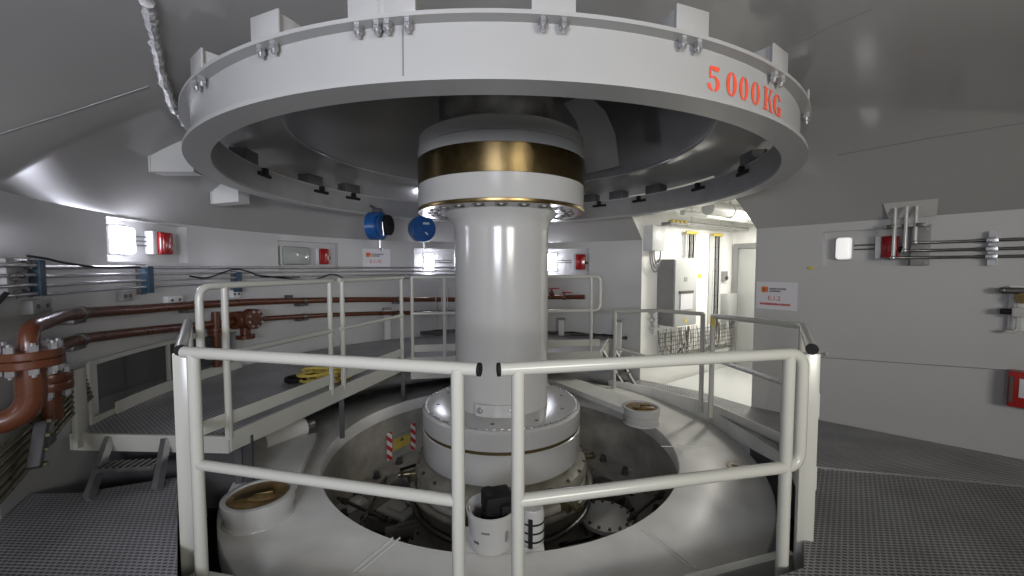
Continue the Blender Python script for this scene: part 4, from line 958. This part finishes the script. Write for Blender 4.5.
# ------------------------------------------------------------------ paper notices
def text_mesh(txt, size, mat, name, parent, loc):
    cu = bpy.data.curves.new('t', 'FONT'); cu.body = txt; cu.size = size; cu.align_x = 'CENTER'; cu.align_y = 'CENTER'; cu.extrude = .0004
    to = bpy.data.objects.new('t', cu); COL.objects.link(to); dg = bpy.context.evaluated_depsgraph_get()
    me = bpy.data.meshes.new_from_object(to.evaluated_get(dg)); bpy.data.objects.remove(to); bpy.data.curves.remove(cu)
    me.transform(Matrix.Translation(Vector(loc)) @ Matrix.Rotation(PI / 2, 4, 'X')); me.materials.clear(); me.materials.append(M[mat]); me.name = name
    o = bpy.data.objects.new(name, me); COL.objects.link(o); o.parent = parent; return o
def notice(l, r, t_, b, txt, label, line):
    cx = (l + r) / 2; s, z = hit(cx, (t_ + b) / 2); sl_ = hit(l, (t_ + b) / 2)[0]; sr = hit(r, (t_ + b) / 2)[0]; W = abs(sr - sl_); H = hit(cx, t_)[1] - hit(cx, b)[1]
    p, rz_ = frame(s, .006, z); t = thing('paper_notice', label, 'notice', p, rz_)
    m = MB(); m.box((0, 0, 0), (W, .004, H)); m.build('sheet', M['paper'], t)
    m = MB(); m.box((-.28 * W, -.004, .22 * H), (.16 * W, .003, .20 * H)); m.build('logo_square', M['orange'], t)
    m = MB(); m.box((-.30 * W, -.006, .20 * H), (.02 * W, .002, .2 * H)); m.box((-.28 * W, -.006, .22 * H), (.16 * W, .002, .02 * H)); m.build('logo_lines', M['ink'], t)
    m = MB(); random.seed(3)
    for row, n in ((.25, 13), (.165, 9)):
        for k in range(n): m.box(((-.15 + .031 * k) * W, -.004, row * H), (.022 * W, .002, (.035 + .03 * random.random()) * H))
    m.build('logo_caption', M['ink'], t)
    text_mesh(txt, .22 * H, 'rink', 'notice_text', t, (-.04 * W, -.004, -.10 * H))
    if line:
        m = MB()
        for k in range(26): m.box(((-.38 + .0285 * k) * W, -.004, -.31 * H), (.020 * W, .002, (.06 + .03 * random.random()) * H))
        m.build('text_line', M['rink'], t)
    for sx, sz_ in ((-.42, -.4), (.42, -.42)):
        m = MB(); m.box((sx * W, -.004, sz_ * H), (.05 * W, .003, .08 * H)); m.build('tape', M['cab'], t)
notice(362, 391, 249, 270, 'E-1.10', 'white paper notice with orange logo on the curved wall below the blue reels', False)
notice(755.5, 797, 282, 309.5, 'E.1.2', 'white paper notice with orange logo on the flat wall beside the alcove opening', True)

# ------------------------------------------------------------------ blue reels under the ring
for (px, py, lab, blk) in ((377, 226, 'blue hose reel with black drum face hanging under the ring above the notice', True), (422, 229, 'blue hose reel with white sticker hanging under the ring beside the shaft coupling', False)):
    p = at_r(px, py, 2.42); a = az(p); t = thing('hose_reel', lab, 'reel', (p.x, p.y, p.z), a - PI / 2 + (.5 if blk else -.1), 'blue hanging reels')
    m = MB(); m.cyl((0, -.07, 0), (0, .09, 0), .205, 36); m.cyl((-.0, -.10, 0), (0, -.07, 0), .17, 32); m.build('casing', M['blue'], t, ang=30)
    m = MB(); m.cyl((.10, -.15, .02), (.10, -.09, .02), .15, 30) if blk else m.cyl((0, -.13, 0), (0, -.10, 0), .06, 24); m.build('drum_face', M['black'] if blk else M['blue'], t)
    m = MB(); m.box((0, 0, .21), (.06, .12, .10), 0, bev=.01); m.tube([(0, 0, .24), (0, .10, .30)], .018, 8); m.build('hanger', M['dkgrey'], t)
    if not blk:
        m = MB(); m.box((.03, -.104, -.06), (.10, .006, .022), 0, mat=Matrix.Rotation(.8, 4, 'Y')); m.box((.04, -.104, .08), (.10, .006, .03)); m.build('sticker', M['paper'], t)
    else:
        m = MB(); m.tube([(-.05, -.11, .05), (-.03, -.12, -.15)], .008, 6); m.build('clip_wire', M['steel'], t)
    m = MB(); m.tube([(.02, -.03, -.20), (.02, -.03, -.27)], .020, 10); m.tube([(.02, -.03, -.27), (.02, -.03, -.32), (.05, -.03, -.35), (.08, -.03, -.32)] if blk else [(.02, -.03, -.27), (.02, -.03, -.55)], .010, 8); m.build('hook' if blk else 'pull_cord', M['steel'], t)

# ------------------------------------------------------------------ flat wall on the right: drop pipes, conduits, valve, red box
s, z = hit(906, 213)
# small pale plate on the slope just above the wall top
p, rz_ = frame(hit(912, 214)[0], .02, 0); 
pl0 = P(hit(913, 216)[0], .03, ZC + .01); tdir = Vector((math.cos(rz_), math.sin(rz_), 0)); ndir = P(hit(913, 216)[0], .13, 0) - P(hit(913, 216)[0], .03, 0); ndir.normalize()
t = thing('penetration_plate', 'pale steel plate on the sloping ceiling above the three drop pipes', 'plate', pl0, rz_)
m = MB(); q = [(-.17, .0), (.17, .0), (.19, .15), (-.19, .15)]
A = [pl0 + tdir * x + ndir * (y * .7) + Vector((0, 0, y * .95 + .0)) for x, y in q]; B = [v + ndir * .02 - Vector((0, 0, .015)) for v in A]
A = [m.bm.verts.new(v) for v in A]; B = [m.bm.verts.new(v) for v in B]; m.bm.faces.new(A); m.bm.faces.new(B)
for i in range(4): m.bm.faces.new((A[i], A[(i + 1) % 4], B[(i + 1) % 4], B[i]))
m.build('plate_body', M['white'], t, world=True, smooth=False)
ends = (('first', 899, 213, 258, 'longest, nearest the lamp'), ('second', 911, 212, 251, 'middle one'), ('third', 920, 212, 243, 'shortest, nearest the conduits'))
zc_right = []
for nm, px, y0, y1, wd in ends:
    s, z0_ = hit(px, y0); z0_ = ZC + .03; s1, z1_ = hit(px + 1 if nm != 'first' else px, y1); se = hit(1022, (257, 249, 240.5)[('first', 'second', 'third').index(nm)])
    t = thing('drop_pipe', 'steel drop pipe turning along the flat wall, %s' % wd, 'pipe', P(s, .1, z1_), 0, 'steel drop pipes')
    off = .14 + (.03 if nm == 'second' else 0)
    m = MB(); m.tube([P(s, off, z0_ + .06), P(s, off, z1_)], .015, 12); m.build('riser', M['white'], t, world=True)
    m = MB(); c = P(s, off, z1_); m.ball(c, .024); m.build('elbow', M['steel'], t, world=True)
    m = MB(); s_far = max(s - 3.0, S_W + .05); m.tube([P(s, off, z1_), P(s - .12, .06, z1_), P(hit(940, y1)[0], .05, z1_), P(se[0], .05, z1_ + .0), P(s_far, .05, z1_)], .014, 10); m.build('conduit_run', M['dsteel'], t, world=True)
    zc_right.append(z1_)
s, z = hit(910, 222); p, rz_ = frame(s, .08, ZC - .09); t = thing('pipe_strap', 'small steel strap bar across the three drop pipes', 'strap', p, rz_)
m = MB(); m.box((0, 0, 0), (.32, .10, .02), 0); m.build('strap_bar', M['steel'], t)
for x in (-.11, 0, .10): m = MB(); m.box((x, -.06, 0), (.06, .05, .035), 0, bev=.005); m.build('saddle', M['dsteel'], t)
s, z = hit(993, 251); p, rz_ = frame(s, .05, (min(zc_right) + max(zc_right)) / 2); t = thing('conduit_clamp', 'bright steel clamp holding the three conduits on the flat wall', 'clamp', p, rz_)
m = MB(); m.box((0, .02, 0), (.05, .055, max(zc_right) - min(zc_right) + .16)); m.build('strut', M['steel'], t)
for zz_ in sorted(zc_right):
    m = MB(); m.box((0, -.025, zz_ - p.z), (.07, .04, .05), 0, bev=.006); m.cyl((-.02, -.06, zz_ - p.z), (-.02, -.04, zz_ - p.z), .012, 6); m.build('saddle', M['steel'], t)
# grey backing plate at the niche's end
s, z = hit(921, 246); p, rz_ = frame(s, .02, (N5[2] + N5[3]) / 2); t = thing('backing_plate', 'grey square plate behind the drop pipe elbows at the recess end', 'plate', p, rz_)
m = MB(); m.box((0, .0, 0), (.13, .03, (N5[3] - N5[2]) * .98), 0, bev=.004); m.build('plate_body', M['grey'], t)
for zz_ in (-.16, .16): m = MB(); m.cyl((.045, -.02, zz_), (.045, -.01, zz_), .012, 6); m.build('screw', M['steel'], t)
# valve assembly
s, z = hit(1020, 308); p, rz_ = frame(s, .10, z); t = thing('valve_assembly', 'small steel and white valve assembly on the flat wall above the red box', 'valve', p, rz_)
m = MB(); m.tube([(0, 0, .17), (0, 0, -.17), (-.02, 0, -.20), (-.06, 0, -.20)], .014, 10); m.build('tube', M['white'], t)
m = MB(); m.cyl((-.09, 0, .15), (.05, 0, .15), .028, 12); m.ball((-.09, .0, .15), .03); m.build('upper_valve', M['dsteel'], t)
m = MB(); m.box((.02, -.01, -.03), (.11, .05, .08), 0, bev=.01); m.build('regulator', M['white'], t)
m = MB(); m.cyl((-.10, 0, -.03), (-.03, 0, -.03), .025, 12); m.build('knob', M['black'], t)
m = MB(); m.cyl((.02, -.03, .09), (.02, .0, .09), .045, 20); m.build('gauge', M['brass'], t)
m = MB(); m.box((.03, .08, 0), (.18, .04, .38)); m.build('mount_plate', M['cab'], t)
# red box low on the wall
s, z = hit(1024, 388); p, rz_ = frame(s, .07, z); t = thing('red_box', 'red cabinet box with white front label low on the flat wall at the picture edge', 'box', p, rz_)
m = MB(); m.box((.05, 0, 0), (.26, .14, .30), 0, bev=.01); m.build('box_body', M['red'], t)
m = MB(); m.box((.03, -.075, .02), (.10, .01, .16), 0, bev=.004); m.build('front_label', M['paper'], t)
m = MB(); m.box((-.06, -.075, .0), (.02, .012, .22), 0); m.build('edge_strip', M['dkgrey'], t)
s, z = hit(827, 354); m = MB(); m.cyl(P(s, .0, z), P(s, .03, z), .014, 10); m.ball(P(s, .03, z), .018); tag(m.build('wall_stud', M['white']), 'tiny white stud on the flat wall beside the railing corner', 'stud')
s, z = hit(811, 268); m = MB(); p, rz_ = frame(s, .008, z); m.box(p, (.06, .008, .03), rz_, bev=.003); tag(m.build('yellow_sticker', M['yellow']), 'small yellow sticker under the recess on the flat wall', 'sticker')

# ------------------------------------------------------------------ alcove contents
u0, zt0 = au(675, 259, .36); _, zb0 = au(675, 327, .36); u1, _ = au(697, 260, .36)
W = max(.55, u1 - u0); H = zt0 - zb0
c = AB(u0 + W / 2, .18, zb0); t = thing('control_cabinet', 'tall pale grey electrical cabinet with display hung on the alcove wall', 'cabinet', c, ARZ)
m = MB(); m.box((0, 0, H / 2), (W, .35, H), 0, bev=.006); m.build('body', M['cabinet'], t)
m = MB(); m.box((0, -.182, H / 2), (W * .98, .016, H * .98), 0, bev=.004); m.build('door', M['cabinet'], t)
m = MB(); m.box((0, -.20, H * .37), (W * .55, .02, H * .24)); m.build('display', M['paper'], t); m = MB(); m.box((-.01, -.205, H * .51), (W * .62, .03, H * .04), 0, bev=.004); m.build('display_hood', M['dkgrey'], t)
m = MB(); m.box((-.02, -.193, H * .70), (.09, .006, .08)); m.build('rating_plate', M['grey'], t)
m = MB(); m.prism([(-.05, -.045), (.05, -.045), (0, .05)], 0, .004); bmesh.ops.transform(m.bm, matrix=Matrix.Translation((.0, -.193, H * .09)) @ Matrix.Rotation(PI / 2, 4, 'X'), verts=m.bm.verts); m.build('warning_triangle', M['yellow'], t)
m = MB(); m.box((W / 2 + .12, -.0, H * .74), (.10, .01, .08)); 
sd = MB(); sd.box((-W / 2 - .006, 0, H / 2), (.012, .34, H * .985)); sd.build('side_panel', M['grey'], t)
uy, zy = au(700, 276, .01); o = MB(); o.box(AB(uy, .01, zy), (.12, .008, .09), ARZ); tag(o.build('yellow_sticker', M['yellow']), 'yellow warning sticker on the alcove wall beside the cabinet', 'sticker')
m.bm.free()
# second white box and switches
u, z = au(734, 306, .2); u = min(u, 2.7); c = AB(u, .1, z); t = thing('white_box', 'white wall box in the alcove next to the door', 'box', c, ARZ)
m = MB(); m.box((0, 0, 0), (.34, .18, .52), 0, bev=.008); m.build('body', M['cabinet'], t); m = MB(); m.box((0, -.095, 0), (.32, .012, .49), 0, bev=.003); m.build('lid', M['cabinet'], t)
for px, py, lab, ye in ((725, 276, 'small grey switch box above the yellow warning label in the alcove', False), (727, 303, 'small grey socket box with yellow warning label in the alcove', True)):
    u, z = au(px, py, .06); c = AB(u, .04, z); t = thing('switch_box', lab, 'switch', c, ARZ)
    m = MB(); m.box((0, 0, 0), (.16, .07, .28 if ye else .20), 0, bev=.008); m.build('body', M['grey'], t); m = MB(); m.cyl((.02, -.06, -.04), (.02, -.035, -.04), .04, 16); m.build('rotary_switch', M['dkgrey'], t)
    if ye: m = MB(); m.box((0, -.04, .09), (.12, .006, .10)); m.build('warning_label', M['yellow'], t)
# vertical cable ladders
for px, ya, yb, lab in ((690, 234, 258, 'short vertical cable ladder above the grey cabinet'), (716, 236, 333, 'long vertical cable ladder between cabinet and door')):
    u, z1_ = au(px, ya, .05); z0_ = au(px, yb, .05)[1]; c = AB(u, .05, z0_); t = thing('cable_ladder', lab, 'cable tray', c, ARZ, 'alcove cable ladders')
    for x in (-.16, .16): m = MB(); m.box((x, 0, (z1_ - z0_) / 2), (.02, .06, z1_ - z0_)); m.build('side_rail', M['cab'], t)
    for k in range(int((z1_ - z0_) / .25) + 1): m = MB(); m.box((0, .01, .05 + .25 * k), (.32, .02, .03)); m.build('rung', M['steel'], t)
    for x, mt in ((-.10, 'cab'), (-.05, 'black'), (0.02, 'grey'), (.08, 'black'), (.11, 'cab')): m = MB(); m.tube([(x, -.02, 0), (x + .01, -.02, (z1_ - z0_) * .5), (x, -.02, z1_ - z0_)], .014, 8); m.build('ladder_cable', M[mt], t)
    m = MB(); m.box((0, -.04, z1_ - z0_ + .02), (.36, .04, .06), 0, bev=.01); m.build('yellow_edge_guard', M['yellow'], t)
# low wire tray with hanging cables along the alcove wall
ua, zt1 = au(655, 334, .15); ub, zt2 = au(738, 322, .15); ub = min(ub, 2.75); zt1 = (zt1 + zt2) / 2; zb1 = zt1 - .48
t = thing('cable_tray', 'wire basket cable tray full of cables along the alcove wall under the cabinet', 'cable tray', AB((ua + ub) / 2, .1, zb1), ARZ, 'wall cable trays')
m = MB()
for k in range(7): zz_ = lerp(zb1, zt1, k / 6); m.tube([AB(ua, .22, zz_), AB(ub, .22, zz_)], .006, 6)
for k in range(46): u = lerp(ua, ub, k / 45); m.tube([AB(u, .02, zb1), AB(u, .22, zb1), AB(u, .22, zt1)], .005, 6)
m.build('wire_basket', M['dsteel'], t, world=True)
random.seed(5)
for k in range(40):
    u = lerp(ua + .05, ub - .05, random.random()); m = MB(); m.tube(rnd([AB(u, .12, zt1 + .05), AB(u + random.uniform(-.1, .1), .15, (zt1 + zb1) / 2), AB(u + random.uniform(-.25, .25), .12, zb1 + .03)], .15, 4), .014, 7); m.build('tray_cable', M[random.choice(['black', 'grey', 'cab', 'cab', 'grease', 'cab', 'alcove'])], t, world=True)
# conduit box at jamb with loops
u, z = au(650, 238, .1); u = max(u, .20); z = min(z, 2.2); c = AB(u, .1, z); t = thing('duct_box', 'pale duct box with looped cables at the alcove jamb', 'box', c, ARZ)
m = MB(); m.box((0, 0, 0), (.34, .20, .45), 0, bev=.006); m.build('body', M['cab'], t)
for k in range(3):
    m = MB(); m.tube([(.15 * math.cos(v) * (1 - .2 * k) + .04, -.02 * k, -.22 - (.38 - .07 * k) * math.sin(v)) for v in [PI * q / 14 for q in range(15)]], .012, 8); m.build('cable_loop', M['grey'], t)
u, z = au(655, 322, .08); c = AB(u, .08, z); t = thing('pipe_manifold', 'small pale valve manifold low at the alcove jamb', 'valve', c, ARZ)
m = MB(); m.cyl((0, 0, -.22), (0, 0, .22), .045, 14); m.build('body', M['cab'], t)
for zz_ in (-.1, .05, .18): m = MB(); m.cyl((-.1, 0, zz_), (.1, 0, zz_), .03, 12); m.build('port', M['steel'], t)
# pipes and lamp under the alcove ceiling
for k, (off, zz_, r, lab, mt) in enumerate(((.55, 2.50, .05, 'white pipe under the alcove ceiling nearer the wall', 'alcove'), (1.0, 2.52, .11, 'fat white duct under the alcove ceiling', 'alcove'), (.30, 2.38, .03, 'thin grey conduit under the alcove ceiling', 'steel'))):
    m = MB(); m.tube([AB(.35, off, zz_), AB(2.98, off, zz_)], r, 16)
    for uu in (1.0, 2.0): m.tube([AB(uu, off, zz_), AB(uu, off, ZAT)], .012, 6); m.tube([AB(uu - .03, off, zz_), AB(uu + .03, off, zz_)], r * 1.12, 16)
    tag(m.build('ceiling_pipe', M[mt]), lab, 'pipe', 'alcove ceiling pipes')
t = thing('tube_light', 'lit fluorescent tube fitting under the alcove ceiling', 'lamp', AB(1.7, .75, 2.52), ARZ)
m = MB(); m.box((0, 0, .09), (1.3, .14, .10), 0, bev=.01); m.build('fitting', M['white'], t); m = MB(); m.cyl((-.6, 0, .02), (.6, 0, .02), .025, 12); m.build('tube', M['tubelamp'], t)
u, z = au(670, 222, .25); t = thing('junction_box', 'grey terminal tray with yellow connectors under the alcove ceiling', 'box', AB(u + .1, .28, 2.34), ARZ)
m = MB(); m.box((0, 0, 0), (.5, .2, .05), 0, bev=.006); m.build('box_body', M['grey'], t)
for k in range(4): m = MB(); m.box((-.18 + .12 * k, -.08, .04), (.07, .06, .05), 0, bev=.005); m.build('connector', M['yellow'], t)
# door on the alcove's end wall
ERZ = math.atan2(BN.y, BN.x)
def AE(v, off, z): p = E1 + BN * v - BD * off; return Vector((p.x, p.y, z))
dz = 1.98 - ZA
m = MB()
for v in (.10, 1.10): m.box(AE(v, .03, ZA + dz / 2), (.10, .08, dz), ERZ)
m.box(AE(.60, .03, ZA + dz + .05), (1.10, .08, .10), ERZ)
dr = struct(m.build('door_1', M['grey'], origin=tuple(AE(.6, 0, ZA)), smooth=False))
m = MB(); m.box(AE(.60, .015, ZA + dz / 2) - AE(.6, 0, ZA), (.9, .04, dz - .02), ERZ, bev=.004); o = m.build('door_leaf', M['cabinet'], dr)
m = MB(); m.box(AE(.95, .06, ZA + 1.05) - AE(.6, 0, ZA), (.14, .03, .03), ERZ, bev=.006); m.build('door_handle', M['steel'], dr)

# ------------------------------------------------------------------ lights
def area(name, loc, target, size, power, col=(1, 1, 1), sy=None, spread=180):
    l = bpy.data.lights.new(name, 'AREA'); l.energy = power; l.color = col; l.shape = 'RECTANGLE'; l.size = size; l.size_y = sy or size; l.spread = math.radians(spread)
    o = bpy.data.objects.new(name, l); COL.objects.link(o); o.location = loc; d = Vector(target) - Vector(loc); o.rotation_euler = d.to_track_quat('-Z', 'Y').to_euler(); return o
def point(name, loc, power, col=(1, 1, 1), r=.06):
    l = bpy.data.lights.new(name, 'POINT'); l.energy = power; l.color = col; l.shadow_soft_size = r; o = bpy.data.objects.new(name, l); COL.objects.link(o); o.location = loc; return o
COOL = (.86, .88, 1.0); WARM = (1.0, .96, .88)
area('assumed_alcove_light', AB(1.6, 1.35, 2.45), AB(1.5, .6, 0), .9, 70, WARM, .3)  # assumed area light, added for the brightness of the alcove walls
area('assumed_fill_light', (2.4, -6.5, 1.9), (1.2, 0, 2.4), 1.6, 85, WARM, .8, 130)  # assumed warm fill behind the camera for the ring's front, no fitting modelled
area('assumed_fill_light', (-1.0, -6.5, 1.7), (-1.6, 0, 3.0), 1.6, 80, COOL, .8, 120)  # assumed cool fill behind the camera, added to brighten the left side
w = bpy.data.worlds.new('world'); sc.world = w; w.use_nodes = True; w.node_tree.nodes['Background'].inputs[0].default_value = (.9, .92, 1, 1); w.node_tree.nodes['Background'].inputs[1].default_value = .05
sc.cycles.max_bounces = 8; sc.cycles.diffuse_bounces = 5; sc.cycles.glossy_bounces = 4; sc.cycles.sample_clamp_indirect = 4.0
sc.cycles.use_denoising = True
